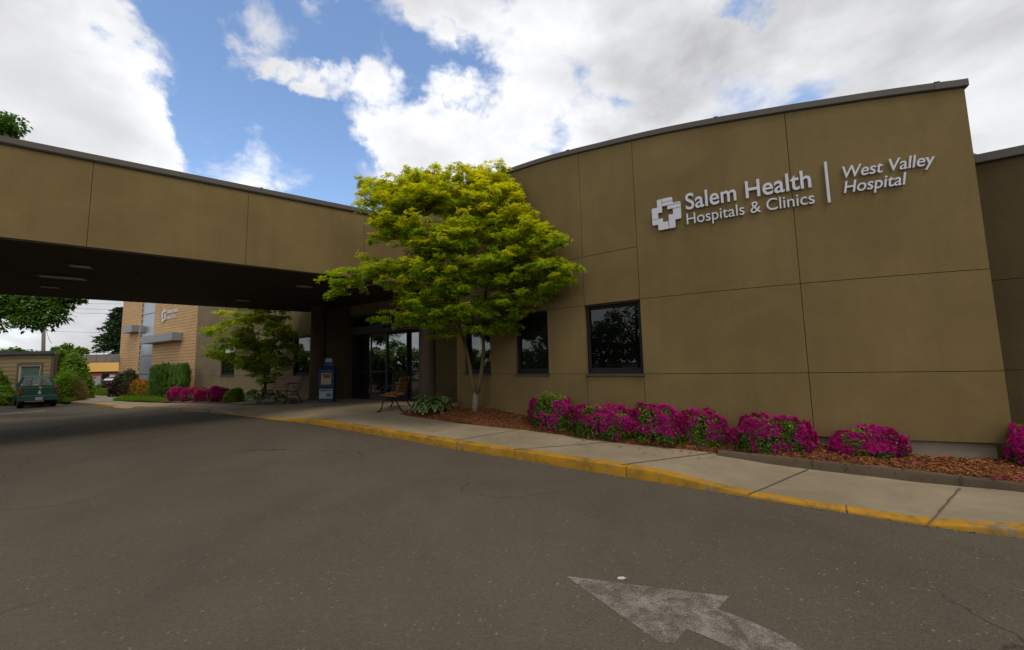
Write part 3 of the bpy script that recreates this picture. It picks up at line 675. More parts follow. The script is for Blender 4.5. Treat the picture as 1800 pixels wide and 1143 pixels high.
# ------------------------------------------------------------------ entrance canopy
NU = np.array([-.62, .785]); UU = np.array([.785, .62])
def CS(u, n, z): p = UU*u+NU*n; return (p[0], p[1], z)
canopy = thing('entrance_canopy', 'broad flat tan stucco drive-through canopy with brown soffit and recessed lights', 'canopy', CS(-3, 14, 3.85))
def build_canopy():
    n0, n1 = 10.66, 18.2; uL = -13.; uR = 5.2; uF = 3.9; zs = 3.87; zt = lambda u: 5.60+.02*max(u, -3)
    NS = lambda s, z, o=0.: CS(s, n0-o, z)
    mb = MB(); se = [uL, -9., -5.4, -1.735, .76, 3.4, uR]
    for a, b in zip(se[:-1], se[1:]): patch(mb, NS, a, b, zs, 5.6, (1, 1, 0, 0), step=.6, top=zt)
    mb.build('fascia', M['stucco'], canopy)
    b = MB(); patch(b, NS, uL, uR, zs+.01, 5.58, (0, 0, 0, 0), off=-.013, depth=.2); b.build('joint_backing', M['groove'], canopy)
    f = MB(); sbar(f, lambda s, z, o: CS(s, n1-.3+o, z), uL, uF, zs, 5.6, 0, .3); f.hexa([CS(uL, n0+.22, zs), CS(uL+.3, n0+.22, zs), CS(uL+.3, n1-.3, zs), CS(uL, n1-.3, zs), CS(uL, n0+.22, 5.5), CS(uL+.3, n0+.22, 5.5), CS(uL+.3, n1-.3, 5.5), CS(uL, n1-.3, 5.5)])
    f.build('rear_fascia', M['stucco'], canopy)
    s = MB(); s.prism([CS(uL+.02, n0+.02, 0)[:2], CS(uR, n0+.02, 0)[:2], (-2.2, 12.35), FS(20.5, 0, .0)[:2], FS(13.9, 0, .0)[:2], CS(uF-.3, n1-.02, 0)[:2], CS(uL+.02, n1-.02, 0)[:2]], zs-.03, zs-.002)
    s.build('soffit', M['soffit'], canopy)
    r = MB(); r.prism([CS(uL, n0+.2, 0)[:2], CS(uR, n0+.2, 0)[:2], CS(uF, n1-.1, 0)[:2], CS(uL, n1-.1, 0)[:2]], 5.2, 5.35); r.build('roof', M['coping'], canopy)
    prof = [(.03, -.03), (.05, .0), (.05, .105), (-.3, .12), (-.3, 0.)]
    ss = np.linspace(uL-.04, uR, 20); v = []; fs = []; n = len(prof)
    for q in ss:
        for o, z in prof: v.append(NS(q, zt(q)+z, o))
    for i in range(len(ss)-1):
        for j in range(n): fs.append((i*n+j, i*n+(j+1) % n, (i+1)*n+(j+1) % n, (i+1)*n+j))
    cp = MB().add(v, fs).build('coping', M['coping'], canopy)
    for u in np.arange(-6.6, 4, 3.8):
        j = MB(); sbar(j, NS, u-.03, u+.03, zt(u)+.11, zt(u)+.122, -.28, .052); j.build('coping_clip', M['coping'], cp)
    lens = plain('light_lens', (.42, .38, .33), .3, .1, 4)
    for (px, py, w, d) in ((142, 468, .42, .42), (110, 487.5, .85, .5), (87, 504.5, .42, .42), (535, 503, .5, .45), (427, 528, .5, .45)):
        c = onz(px, py, zs-.03); u, n = c[:2] @ UU, c[:2] @ NU
        m = MB()
        for (a0, a1, b0, b1) in ((-w/2, w/2, -d/2, -d/2+.05), (-w/2, w/2, d/2-.05, d/2), (-w/2, -w/2+.05, -d/2+.05, d/2-.05), (w/2-.05, w/2, -d/2+.05, d/2-.05)):
            m.hexa([CS(u+x, n+y, z) for z in (zs-.05, zs-.031) for x, y in ((a0, b0), (a1, b0), (a1, b1), (a0, b1))])
        li = m.build('ceiling_light', M['frame_grey'], canopy)
        l2 = MB(); l2.hexa([CS(u+x, n+y, z) for z in (zs-.042, zs-.031) for x, y in ((-w/2+.05, -d/2+.05), (w/2-.05, -d/2+.05), (w/2-.05, d/2-.05), (-w/2+.05, d/2-.05))]); l2.build('lens', lens, li)
    for px, py in ((243, 481), (479, 503), (388, 527)):
        c = onz(px, py, zs-.03); m = MB(); m.lathe((c[0], c[1], zs-.075), [(.02, 0), (.06, .015), (.02, .02), (.02, .045)], 10); m.build('sprinkler', M['frame_grey'], canopy)
    colm = plain('column_umber', (.075, .055, .035), .85, .2, 6, bump=.003)
    def col(x, y, r):
        z0 = walk_z(x, y)-.05
        m = MB(); m.lathe((x, y, z0), [(r+.03, 0), (r+.03, .12), (r, .13), (r, zs-.03-z0)], 28); return m.build('column', colm, canopy, smooth=False)
    c = onwalk(552, 703.5); col(c[0], c[1]+.2, .27)
    c = onwalk(753, 709); c2 = onz(753, 709, .33); col(c2[0], c2[1], .30)
    col(*CS(-11.8, 16, 0)[:2], .3); col(*CS(-11.8, 12.4, 0)[:2], .3)
    m = MB(); c = FS(15.4, 0, .25)
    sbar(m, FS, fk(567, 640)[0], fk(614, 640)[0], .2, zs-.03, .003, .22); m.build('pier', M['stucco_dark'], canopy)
build_canopy()
# ------------------------------------------------------------------ planting bed
BED = [((702, 727), -1.75), ((720, 730), -1.2), ((760, 735.5), -.5), ((800, 741), .1), ((860, 747.5), 1.345), ((925, 754), 2.5), ((1000, 763), 3.55), ((1100, 777), 4.9), ((1260, 794), 6.3), ((1420, 807), 7.45), ((1560, 821), 8.3), ((1690, 837), 9.0), ((1800, 850), 9.7), ((1960, 870), 10.7), ((2200, 900), 12)]
def zwall(s): return float(np.interp(s, [-2, 0, 1, 2.4, 5, 6.6, 7.5, 8.5, 9.4, 12], [.38, .43, .45, .45, .42, .40, .33, .235, .215, .22]))
def build_bed():
    out = []; inn = []
    for p, s in BED:
        q = onwalk(*p, .03) if p[0] < 1270 else onz(*p, .19)
        out.append([q[0], q[1], q[2]]); w = WS(s, 0, -.03 if s < 9.5 else -.3); inn.append([w[0], w[1], zwall(s)])
    out = np.array(out); inn = np.array(inn); t = np.arange(len(BED)); tt = np.linspace(0, len(BED)-1, 260)
    O = np.stack([np.interp(tt, t, out[:, i]) for i in range(3)], 1); I = np.stack([np.interp(tt, t, inn[:, i]) for i in range(3)], 1)
    rows = []
    tr = np.array([-.87, 9.0])
    for u in np.linspace(0, 1, 26):
        R = O*(1-u)+I*u; R[:, 2] = O[:, 2]+(I[:, 2]-O[:, 2])*u**.8+.03*math.sin(math.pi*u)
        R[:, 2] += rng.normal(0, .006, len(R))+.10*np.exp(-((R[:, 0]-tr[0])**2+(R[:, 1]-tr[1])**2)/.5)
        if u == 0: R[:, 2] -= .09
        rows.append(R)
    loft('mulch_bed', rows, M['mulch'])
    g = np.array(rows)
    # loose bark chips lying on the bed
    n = 12000; a = rng.integers(0, 25, n); b = rng.integers(0, 259, n); P = g[a, b]+(g[a, b+1]-g[a, b])*rng.random((n, 1))+(g[np.minimum(a+1, 25), b]-g[a, b])*rng.random((n, 1)); P[:, 2] += .006
    leafmesh('bark_chips', P, np.tile([0, 0, 1.], (n, 1)), rng.uniform(.022, .06, n), M['chip'], None, 'chip', jit=.35); bpy.data.objects['bark_chips']['kind'] = 'stuff'
    # brown kerb that holds the right half of the bed
    top = np.array([onz(px, py, .19)[:2] for px, py in ((1262, 792.5), (1330, 798), (1420, 807), (1560, 821), (1690, 837), (1800, 850), (1960, 870), (2200, 900))])
    Q, _ = resample(top, [[0]*8], .1); T = np.gradient(Q, axis=0); T /= np.linalg.norm(T, axis=1)[:, None]; Nn = np.c_[-T[:, 1], T[:, 0]]
    if Nn[5][1] > 0: Nn = -Nn
    zb = np.array([walk_z(*q) for q in Q]); rows = []
    for o, z in ((.012, None), (.008, .165), (-.005, .184), (-.02, .19), (-.15, .192), (-.16, .15)):
        p = Q+Nn*o; rows.append(np.c_[p, (zb-.03) if z is None else np.full(len(p), z)])
    tag(loft('planter_kerb', rows, M['kerb_brown'], smooth=False), kind='structure')
    for px, py in ((1420, 816), (1688, 848)):
        q = onz(px, py-9, .19)[:2]; i = np.argmin(np.hypot(*(Q-q).T)); c = Q[i]; mb = MB()
        ang = math.atan2(Nn[i][1], Nn[i][0]); mb.box((c[0]-Nn[i][0]*.06, c[1]-Nn[i][1]*.06, .115), (.155, .007, .158), rz=ang); tag(mb.build('kerb_joint', jm), kind='structure')
    return g
# ------------------------------------------------------------------ foliage
def tmpl(kind):
    if kind == 'leaf': return np.array([(0, 0, 0), (.45, .27, .06), (1, 0, 0), (.45, -.27, .06)]), np.array([[0, 1, 2, 3]])
    if kind == 'chip': return np.array([(-.5, -.1, 0), (.5, -.13, 0), (.45, .12, .06), (-.5, .1, .04)]), np.array([[0, 1, 2, 3]])
    if kind == 'blade': return np.array([(0, -.05, 0), (0, .05, 0), (1, .015, -.12), (1, -.015, -.12)]), np.array([[0, 1, 2, 3]])
    if kind == 'maple':
        V = []; Q = []
        for a, l in ((-62, .8), (0, 1.), (62, .8)):
            c, s = math.cos(math.radians(a)), math.sin(math.radians(a)); b = len(V)
            for x, y, z in ((0, 0, 0), (.5*l, .17, .03), (l, 0, -.1), (.5*l, -.17, .03)): V.append((x*c-y*s, x*s+y*c, z))
            Q.append((b, b+1, b+2, b+3))
        return np.array(V), np.array(Q)
    if kind == 'flower':
        V = []; Q = []
        for k in range(5):
            a = 2*math.pi*k/5; b = len(V); c, s = math.cos(a), math.sin(a)
            for x, y, z in ((0, 0, 0), (.5, .26, .14), (.92, 0, .10), (.5, -.26, .14)): V.append((x*c-y*s, x*s+y*c, z))
            Q.append((b, b+1, b+2, b+3))
        return np.array(V)*.6, np.array(Q)
    if kind == 'spray': return np.array([(0, -.12, 0), (.0, .12, 0), (1, .03, .0), (1, -.03, 0)]), np.array([[0, 1, 2, 3]])
def unit(a): return a/np.maximum(np.linalg.norm(a, axis=-1, keepdims=True), 1e-9)
def leafmesh(name, P, Nn, size, mat, parent, kind, jit=.5, tip=None, along=None):
    n = len(P); Nn = unit(Nn+rng.normal(0, jit, (n, 3))); T = rng.normal(0, 1, (n, 3)) if along is None else along+rng.normal(0, .35, (n, 3))
    T = unit(T-Nn*(T*Nn).sum(1, keepdims=True)); B = np.cross(Nn, T); V, Q = tmpl(kind); size = np.broadcast_to(np.asarray(size, float), (n,))
    W_ = P[:, None]+size[:, None, None]*(V[None, :, 0, None]*T[:, None]+V[None, :, 1, None]*B[:, None]+V[None, :, 2, None]*Nn[:, None])
    k = len(V); FQ = (np.arange(n)[:, None, None]*k+Q[None]).reshape(-1, 4)
    at = {'tip': np.repeat(tip, k)} if tip is not None else None
    return npmesh(name, W_.reshape(-1, 3), FQ, mat, parent, at)
def ball(n): return unit(rng.normal(0, 1, (n, 3)))
BEDG = build_bed()
def bed_z(x, y):
    g = BEDG[2:].reshape(-1, 3); i = np.argmin(np.hypot(g[:, 0]-x, g[:, 1]-y)); return float(g[i, 2])

def lumpy(n, w, d, h, lumps=9, amp=.22, inner=.7, k=7, seed=None, box=1.):
    """points in the outer layer of a lumpy half-ellipsoid mound; returns local points and outward normals"""
    D = ball(n); D[:, 2] = np.abs(D[:, 2])*.97-.12*(rng.random(n) < .5)*rng.random(n)
    D = unit(D); L = ball(lumps) if seed is None else unit(np.random.default_rng(seed).normal(0, 1, (lumps, 3))); L[:, 2] = np.abs(L[:, 2]); r = 1-amp*.6+amp*np.exp(k*(D @ L.T-1)).max(1)*1.2
    r = r*(inner+(1-inner)*rng.random(n)**.5)
    P = np.sign(D)*np.abs(D)**box; P = P*r[:, None]*np.array([w/2, d/2, h]); P[:, 2] = np.maximum(P[:, 2], -.02); return P, unit(D/np.array([w/2, d/2, h])), D
def azalea(px0, px1, ytop, ybase, label, bloom=.6, seed=0, flat_top=False, group='pink azaleas along the curved wall', k=1.0, base=None, depth_f=.85, lsize=.042, fsize=.05):
    global rng
    rng = np.random.default_rng(100+seed)
    pc = (px0+px1)/2; b = base if base is not None else onz(pc, ybase, .25)
    if base is None:
        for _ in range(30): b = .5*b+.5*onz(pc, ybase, bed_z(b[0], b[1]))
    w = (px1-px0)*b[1]/F; h = (ybase-ytop)*b[1]/F
    v = np.array([b[0], b[1]])/np.hypot(b[0], b[1]); q = np.array(b[:2])-CC; rad = np.linalg.norm(q); nrm = q/rad; avail = rad-RR
    near_wall = px0 > 900 and px1 < 1700; pr = np.array([v[1], -v[0]])
    d = min(avail*.95, .95) if near_wall else min(w, .95)*depth_f
    ax = np.array([-nrm[1], nrm[0]]) if near_wall else pr; c = np.array(b[:2])-nrm*d*.46 if near_wall else b[:2]+v*d*.40
    if near_wall: c = c-ax*((c @ pr)/(ax @ pr))
    z0 = b[2]; ang = math.atan2(ax[1], ax[0])
    if near_wall: z0 = min(z0, bed_z(c[0], c[1]))-.02
    def shape(n, inner, sd):
        global rng
        rng = np.random.default_rng(sd); P, Nn, D = lumpy(n, 1, 1, 1, 24, .30, inner, 12, 900+seed, .70); return P, Nn, D
    def place(P):
        Q = P*np.array([w, d, h]); ca, sa = math.cos(ang), math.sin(ang)
        return np.c_[c[0]+Q[:, 0]*ca-Q[:, 1]*sa, c[1]+Q[:, 0]*sa+Q[:, 1]*ca, z0+Q[:, 2]]
    for _ in range(12):      # settle the mound's size and place along the wall to its surveyed outline
        W_ = place(shape(1500, .9, 5)[0])-CAM; zz = W_ @ fw; X = CX+F*(W_ @ RV)/zz; Y = CY-F*(W_ @ UV)/zz
        x0, x1, y0, y1 = np.quantile(X, .01), np.quantile(X, .99), np.quantile(Y, .01), np.quantile(Y, .99)
        w *= np.clip((px1-px0)/(x1-x0), .6, 1.6); c = c+ax*(((px0+px1)-(x0+x1))/2*zz.mean()/F)/max(.5, abs(ax @ pr))*np.sign(ax @ pr); h *= np.clip((ybase-ytop)*(.91 if near_wall else .98)/(ybase-y0), .6, 1.6)
        if near_wall:
            d *= np.clip(1-(y1-ybase)/(ybase-ytop)*.9, .75, 1.15); d = min(max(d, avail*.62), .95); z0 += np.clip((y1-ybase)/F*b[1]*.3, -.04, .04)
            q = c-CC; r_ = np.linalg.norm(q); c = CC+q/r_*max(RR+d*.5, min(r_, rad-d*.42)); nn = q/r_; ax = np.array([-nn[1], nn[0]])*np.sign(ax @ np.array([-nn[1], nn[0]])); ang = math.atan2(ax[1], ax[0])
    t = thing('azalea', label, 'shrub', (c[0], c[1], z0), group); Rm = np.array([[math.cos(ang), -math.sin(ang)], [math.sin(ang), math.cos(ang)]])
    P, Nn, D = shape(int(6500*k), .74, 11+seed); tip = np.clip((D[:, 2]-.45)*1.6+rng.normal(0, .25, len(P)), 0, 1)
    Nr = Nn.copy(); Nr[:, :2] = Nn[:, :2] @ Rm.T
    leafmesh('foliage', place(P), Nr+np.array([0, 0, .4]), rng.uniform(.5, 1.35, len(P))*lsize, M['azleaf'], t, 'leaf', .6, tip)
    P, Nn, D = shape(int(4600*k), .88, 12+seed); P *= 1.02+.07*rng.random((len(P), 1))
    C = ball(60); C[:, 2] = np.abs(C[:, 2]); sz = rng.uniform(18, 90, 60); near = np.exp(sz*(D @ C.T-1)).max(1)*rng.uniform(.45, 1.0, len(P))
    near *= np.where(D[:, 2] < .12, .55, 1)
    if flat_top: near *= np.where(D[:, 2] > .72, .3, 1)
    keep = near > np.quantile(near, 1-bloom); P, Nn = P[keep], Nn[keep]; Nr = Nn.copy(); Nr[:, :2] = Nn[:, :2] @ Rm.T
    leafmesh('blossom', place(P), Nr, rng.uniform(.6, 1.3, len(P))*fsize, M['azflower'], t, 'flower', .45)
    s = MB(); 
    for i in range(9):
        a = rng.uniform(0, 6.28); r = rng.uniform(.25, .7); e = (c[0]+math.cos(a)*w*.5*r, c[1]+math.sin(a)*d*.5*r, z0+h*.6); s.tube([(c[0]+rng.normal(0, .05), c[1]+rng.normal(0, .05), z0-.03), ((c[0]*1.2+e[0]*.8)/2, (c[1]*1.2+e[1]*.8)/2, z0+h*.3), e], [.014, .011, .005], 5)
    s.build('stem', M['bark_dark'], t)
    return t
azalea(931, 1007, 687, 752, 'tallest azalea in the bed, green topped and clipped upright, nearest the maple', .42, 1, True, depth_f=1.0)
azalea(1003, 1120, 710, 769, 'magenta azalea under the wide blinded window, just right of the tallest azalea', .52, 2)
azalea(1110, 1205, 709, 777, 'azalea half green and half magenta, just right of the wide blinded window', .40, 3)
azalea(1190, 1281, 718, 787, 'azalea with bare leafy foot, just left of the wide rounded azalea', .40, 4)
azalea(1291, 1430, 727, 797, 'wide rounded azalea covered in magenta flowers where the brown kerb begins', .55, 5, k=1.25)
azalea(1462, 1594, 748, 804, 'low magenta azalea standing alone beside the exposed foundation', .52, 6, k=1.2)
azalea(1774, 1900, 740, 824, 'azalea cut off by the right edge, past the end of the curved wall', .5, 7, k=1.2)
# far azaleas by the brick wing
for i, (x0, x1, yt, yb, l) in enumerate(((296, 323, 684, 706.5, 'small azalea in front of the clipped green hedge'), (320, 345, 683.5, 706.5, 'small paler azalea at the corner of the brick wing'), (343, 368, 685, 706.5, 'small azalea just right of the brick wing corner'), (366, 402, 682, 706, 'small deep magenta azalea next to a round green shrub'))):
    azalea(x0, x1, yt, yb, l, .72, 20+i, group='small azaleas by the brick wing', k=.4, base=ong((x0+x1)/2, yb, .14), lsize=.11, fsize=.15)

def shrub(name, label, cat, px0, px1, ytop, ybase, mat, n, ls, off=.1, kind='leaf', depth=None, group=None, lumps=10, amp=.25, d_f=1., tipmode=None, jit=.6, up=.4, seed=0, k=7, stemmat='bark_dark'):
    global rng
    rng = np.random.default_rng(300+seed)
    pc = (px0+px1)/2; b = ong(pc, ybase, off) if depth is None else ondepth(pc, ybase, depth)
    w = (px1-px0)*b[1]/F*.75 if b[0] < -12 else (px1-px0)*b[1]/F; h = (ybase-ytop)*b[1]/F; d = w*d_f
    wx = (px1-px0)*b[1]/F
    v = np.array([b[0], b[1]])/np.hypot(b[0], b[1]); c = b[:2]+v*d*.4; t = thing(name, label, cat, (c[0], c[1], b[2]), group)
    P, Nn, D = lumpy(n, w, d, h, lumps, amp, .6, k)
    ang = math.atan2(v[1], v[0])-math.pi/2; Rm = np.array([[math.cos(ang), -math.sin(ang)], [math.sin(ang), math.cos(ang)]])
    P[:, :2] = P[:, :2] @ Rm.T; Nn[:, :2] = Nn[:, :2] @ Rm.T
    tip = np.clip((D[:, 2]-.3)*1.3+rng.normal(0, .3, n), 0, 1) if tipmode else np.zeros(n)
    leafmesh('foliage', P+np.array([c[0], c[1], b[2]]), Nn+np.array([0, 0, up]), rng.uniform(.6, 1.3, n)*ls, M[mat], t, kind, jit, tip)
    s = MB()
    for i in range(6):
        a = rng.uniform(0, 6.28); e = (c[0]+math.cos(a)*w*.25, c[1]+math.sin(a)*d*.25, b[2]+h*.6); s.tube([(c[0], c[1], b[2]-.05), e], [.03, .01], 5)
    s.build('stem', M[stemmat], t)
    return t
shrub('shrub', 'dark purple leaved shrub at the foot of the brick wing', 'shrub', 194, 250, 655, 697.5, 'purple', 9000, .13, seed=1, tipmode=1, amp=.3)
shrub('shrub', 'larger golden orange spirea beside the dark purple shrub', 'shrub', 221, 256, 667.5, 697, 'orange', 5000, .11, seed=2, tipmode=1, group='orange shrubs by the brick wing')
shrub('shrub', 'smaller rusty orange spirea against the end of the clipped hedge', 'shrub', 237, 270, 671, 697.5, 'orange', 5000, .10, seed=3, tipmode=1, group='orange shrubs by the brick wing')
shrub('shrub', 'round bright green shrub between the far azaleas and the striped plantain lilies', 'shrub', 396, 428, 685, 707, 'bright', 3500, .10, .14, seed=4)
shrub('shrub', 'big loose green bush to the right of the green pickup', 'shrub', 88, 160, 634, 703, 'bright', 9000, .16, seed=5, amp=.4, lumps=14)
shrub('shrub', 'tall pale grassy plant close behind the right side of the pickup', 'shrub', 98, 132, 662, 706, 'bright', 3500, .38, kind='blade', seed=6, up=0, jit=.9)
shrub('shrub', 'tan dried grass clump in front of the big loose bush', 'shrub', 122, 142, 676, 705, 'dry', 1800, .40, kind='blade', seed=7, jit=.9, up=0) if 'dry' in M else None
shrub('shrub', 'leafy bright green plants left of the pickup, at the edge of the view', 'shrub', -40, 26, 684, 711, 'bright', 6500, .16, seed=8, amp=.35)
shrub('shrub', 'tall yellow green bush against the tan siding at the edge of the view', 'shrub', -38, 10, 657, 704, 'bright', 5000, .16, depth=24.2, seed=9, amp=.35)
shrub('shrub', 'small round clipped green shrub beside the red topped sign', 'shrub', 166, 181, 677, 690.5, 'bright', 1500, .2, depth=36, seed=10)
shrub('shrub', 'small brownish shrub beside the round clipped shrub and low wall', 'shrub', 177, 188, 678, 690.5, 'purple', 1200, .2, depth=36.3, seed=11)
shrub('shrub', 'low yellow green plant in the grass by the low far wall', 'shrub', 176, 198, 689, 696, 'orange', 1500, .16, depth=32, seed=12)

def hedge():
    global rng
    rng = np.random.default_rng(55)
    b0, b1 = ong(267, 698.5, .1), ong(324, 700, .1); n = 7; h = 54*b1[1]/F
    t = thing('hedge', 'clipped block hedge of upright green conifers against the brick wing', 'hedge', ((b0+b1)/2))
    for i in range(n):
        c = b0+(b1-b0)*(i+.5)/n; m = 1500; w = np.linalg.norm((b1-b0)[:2])/n*.62; u = rng.random(m)**.8; a = rng.uniform(0, 6.283, m); hh = h*(1+rng.uniform(-.05, .06))
        r = w*(.75+.3*np.sin(u*3.0)+.15*np.sin(a*3+i))*np.where(u > .93, .8, 1)*(.7+.3*rng.random(m)**.5)
        P = np.c_[c[0]+np.cos(a)*r, c[1]+np.sin(a)*r, c[2]+u*hh]; Nn = np.c_[np.cos(a), np.sin(a), .3+0*a]
        leafmesh('conifer', P, Nn, rng.uniform(.14, .3, m), M['hedge'], t, 'spray', .3, np.zeros(m), np.tile([0, 0, 1.], (m, 1)))
hedge()
def grass_patch(name, poly_px, n, off, size, mat='grass', label=None):
    global rng
    rng = np.random.default_rng(len(poly_px)*17+n)
    P = np.array([ong(*p, off) for p in poly_px]); out = []
    for _ in range(n):
        i = rng.integers(1, len(P)-1); a, b = rng.random(2)
        if a+b > 1: a, b = 1-a, 1-b
        out.append(P[0]+(P[i]-P[0])*a+(P[i+1]-P[0])*b)
    out = np.array(out); m = len(out)
    o = leafmesh(name, out, np.c_[rng.normal(0, 1, (m, 2)), np.zeros(m)], rng.uniform(.6, 1.3, m)*size, M[mat], None, 'blade', .2, np.zeros(m), np.tile([0, 0, 1.], (m, 1))); o['kind'] = 'stuff'
    s = sheet('lawn', [tuple(p[:2]) for p in P], M['soil'], off); s['kind'] = 'structure'
M['soil'] = plain('lawn_soil', (.06, .085, .02), .95, .3, 3)
M['path'] = concrete('path_concrete', (.30, .26, .21))
M['mulch2'] = plain('far_mulch', (.12, .05, .022), .95, .4, 6, bump=.01)
def flat_sheet(name, px, mat, off):
    o = sheet(name, [tuple(ong(*p, off)[:2]) for p in px], mat, off); o['kind'] = 'structure'
flat_sheet('path', [(100, 704), (145, 690), (152, 684), (184, 684), (188, 690), (214, 703), (225, 706.5), (205, 706.5), (170, 705), (126, 703)], M['path'], .128)
grass_patch('grass', [(198, 704), (215, 698), (262, 699), (300, 702.5), (290, 706.5), (235, 705.5)], 6000, .15, .13)
flat_sheet('mulch_strip', [(280, 707), (292, 699), (345, 698), (430, 699), (520, 700), (524, 710), (430, 711.5), (380, 709.5), (320, 708.5)], M['mulch2'], .142)
grass_patch('grass', [(100, 704), (120, 699), (142, 699), (140, 703.5), (115, 707)], 2200, .14, .2)
grass_patch('grass', [(160, 694), (170, 689), (195, 690), (196, 695), (180, 695.5)], 2500, .14, .2)
flat_sheet('verge', [(-160, 712), (-160, 690), (150, 690), (118, 706), (60, 707)], M['mulch2'], .11)

def hosta(px, ybase, wpx, hpx, label, n, seed, on=None, group='striped plantain lilies'):
    global rng
    rng = np.random.default_rng(seed)
    b = onwalk(px, ybase, .04) if on is None else on; w = wpx*b[1]/F; h = hpx*b[1]/F; v = np.array(b[:2])/np.hypot(*b[:2]); c = np.array([b[0]+v[0]*w*.3, b[1]+v[1]*w*.3, b[2]])
    t = thing('hosta', label, 'plant', c, group)
    V = []; Q = []; E = []
    for i in range(n):
        a = rng.uniform(0, 2*math.pi); q = rng.random()**.7; reach = w*.5*(.25+.7*q); top = h*(1.0-.5*q)*rng.uniform(.8, 1.05); L = rng.uniform(.20, .32)*w/.95; wd = L*.30
        d = np.array([math.cos(a), math.sin(a), 0]); sd_ = np.array([-math.sin(a), math.cos(a), 0]); p0 = c+d*reach*.55+np.array([0, 0, top*.95]); base = len(V); tw = rng.normal(0, .25)
        for r in range(7):
            u = r/6; dr = -.15+1.05*q*u; pos = p0+d*L*u*math.cos(dr)*1.0+np.array([0, 0, L*(.12*math.sin(u*2.4)-.75*q*u**1.6)]); ww = wd*max(.03, math.sin(math.pi*min(1, u*.86+.12))**.8*(1-.35*u))
            for s in (-1, -.72, 0, .72, 1): 
                V.append(pos+(sd_*math.cos(tw)+np.array([0, 0, math.sin(tw)]))*ww*s+np.array([0, 0, .12*ww*abs(s)])); E.append(1. if (abs(s) == 1 or r == 6) else 0.)
        for r in range(6):
            for s in range(4): Q.append((base+r*5+s, base+r*5+s+1, base+(r+1)*5+s+1, base+(r+1)*5+s))
    npmesh('leaves', np.array(V), np.array(Q), M['hosta'], t, {'tip': np.array(E)}, smooth=True)
    s = MB()
    for i in range(14):
        a = rng.uniform(0, 6.28); s.tube([c+np.array([0, 0, -.02]), c+np.array([math.cos(a)*w*.2, math.sin(a)*w*.2, h*.75])], [.008, .005], 5)
    s.build('stem', M['bright'], t)
def hostamat():
    k = NM('striped_leaf'); c = k.mix(k.island(), (.035, .095, .02), (.085, .17, .03)); c = k.mix(k.rng(k.attr('tip'), .3, .8), c, (.50, .52, .26)); k.color(c).rough(.45)
    t = k.n('ShaderNodeBsdfTranslucent'); k.l(c, t.inputs[0]); mx = k.n('ShaderNodeMixShader'); mx.inputs[0].default_value = .25; k.l(k.p.outputs[0], mx.inputs[1]); k.l(t.outputs[0], mx.inputs[2]); k.l(mx.outputs[0], k.out.inputs[0]); return k.m
M['hosta'] = hostamat()
hosta(759, 731, 84, 36, 'white edged plantain lily in the mulch left of the maple trunk', 72, 5)
hosta(452, 709.5, 46, 26, 'plantain lily left of the brown bench under the small maple', 60, 6, on=ong(452, 709.5, .15))
hosta(487, 709, 40, 22, 'plantain lily partly hidden behind the brown bench', 55, 8, on=ong(484, 708.5, .15))

# ------------------------------------------------------------------ maples: stems, limbs and layered sprays of leaves
def maple(name, label, pads, stems, mat, leaf, nsub, nl, dep, seed, tipf, barks, group=None, fill=None, sub=.17, kind='maple', cat='tree', flatk=.3):
    """pads: (px, py, half width, half height) sight-line clumps at depth dep(px,py); stems: lists of (point, radius)"""
    global rng
    rng = np.random.default_rng(seed)
    t = thing(name, label, cat, stems[0][0][0])
    P, Nn, T, S = [], [], [], []; ends = []
    for pd in pads:
        px, py, hw, hh = pd[:4]; hh = hh*1.25; y = pd[4] if len(pd) > 4 else dep(px, py); c = ondepth(px, py, y); k = np.linalg.norm(c-CAM)*np.linalg.norm(ray(px, py))**-1/F
        k = y/ray(px, py)[1]/F; rx, rz = hw*k, hh*k; ends.append(c)
        m = max(3, int(nsub*hw*hh/800.)); q = ball(m)*rng.random((m, 1))**.4*(1+.4*(rng.random((m, 1)) < .2))
        sub_c = c+q*np.array([rx, rx*.8, rz])
        for sc_, qq in zip(sub_c, q):
            u = ball(nl)*rng.random((nl, 1))**.5; u[:, 2] *= flatk; r = sub*rng.uniform(.7, 1.25); pts = sc_+u*r
            pts[:, 2] -= .35*(np.hypot(pts[:, 0]-c[0], pts[:, 1]-c[1])/max(rx, .2))**2*rz*.5
            P.append(pts); out = unit(pts-c+1e-6); Nn.append(np.tile([0, 0, 1.], (nl, 1))+out*.25); T.append(out*np.array([1, 1, .25])+np.array([0, 0, -.15])+rng.normal(0, .5, (1, 3))*np.array([1, 1, .4]))
            S.append(np.clip(tipf(py)+.35*qq[2]+rng.normal(0, .16)+rng.normal(0, .22, nl), 0, 1))
    P, Nn, T, S = map(np.concatenate, (P, Nn, T, S))
    leafmesh('crown', P, Nn, rng.uniform(.7, 1.25, len(P))*leaf, M[mat], t, kind, .38, S, T)
    return t, ends[::2] if len(ends) > 120 else ends
def dep_main(px, py):
    r2 = ((px-800)/230)**2+((py-450)/165)**2; y = 8.85-1.15*math.sqrt(max(0, 1-r2))
    if px > 770: y = min(y, wall_hit(px, py)[2][1]-.5 if px < 1790 else y)
    if px < 760: y = min(y, onv(px, py, NU, 10.66)[1]-.45)
    return y
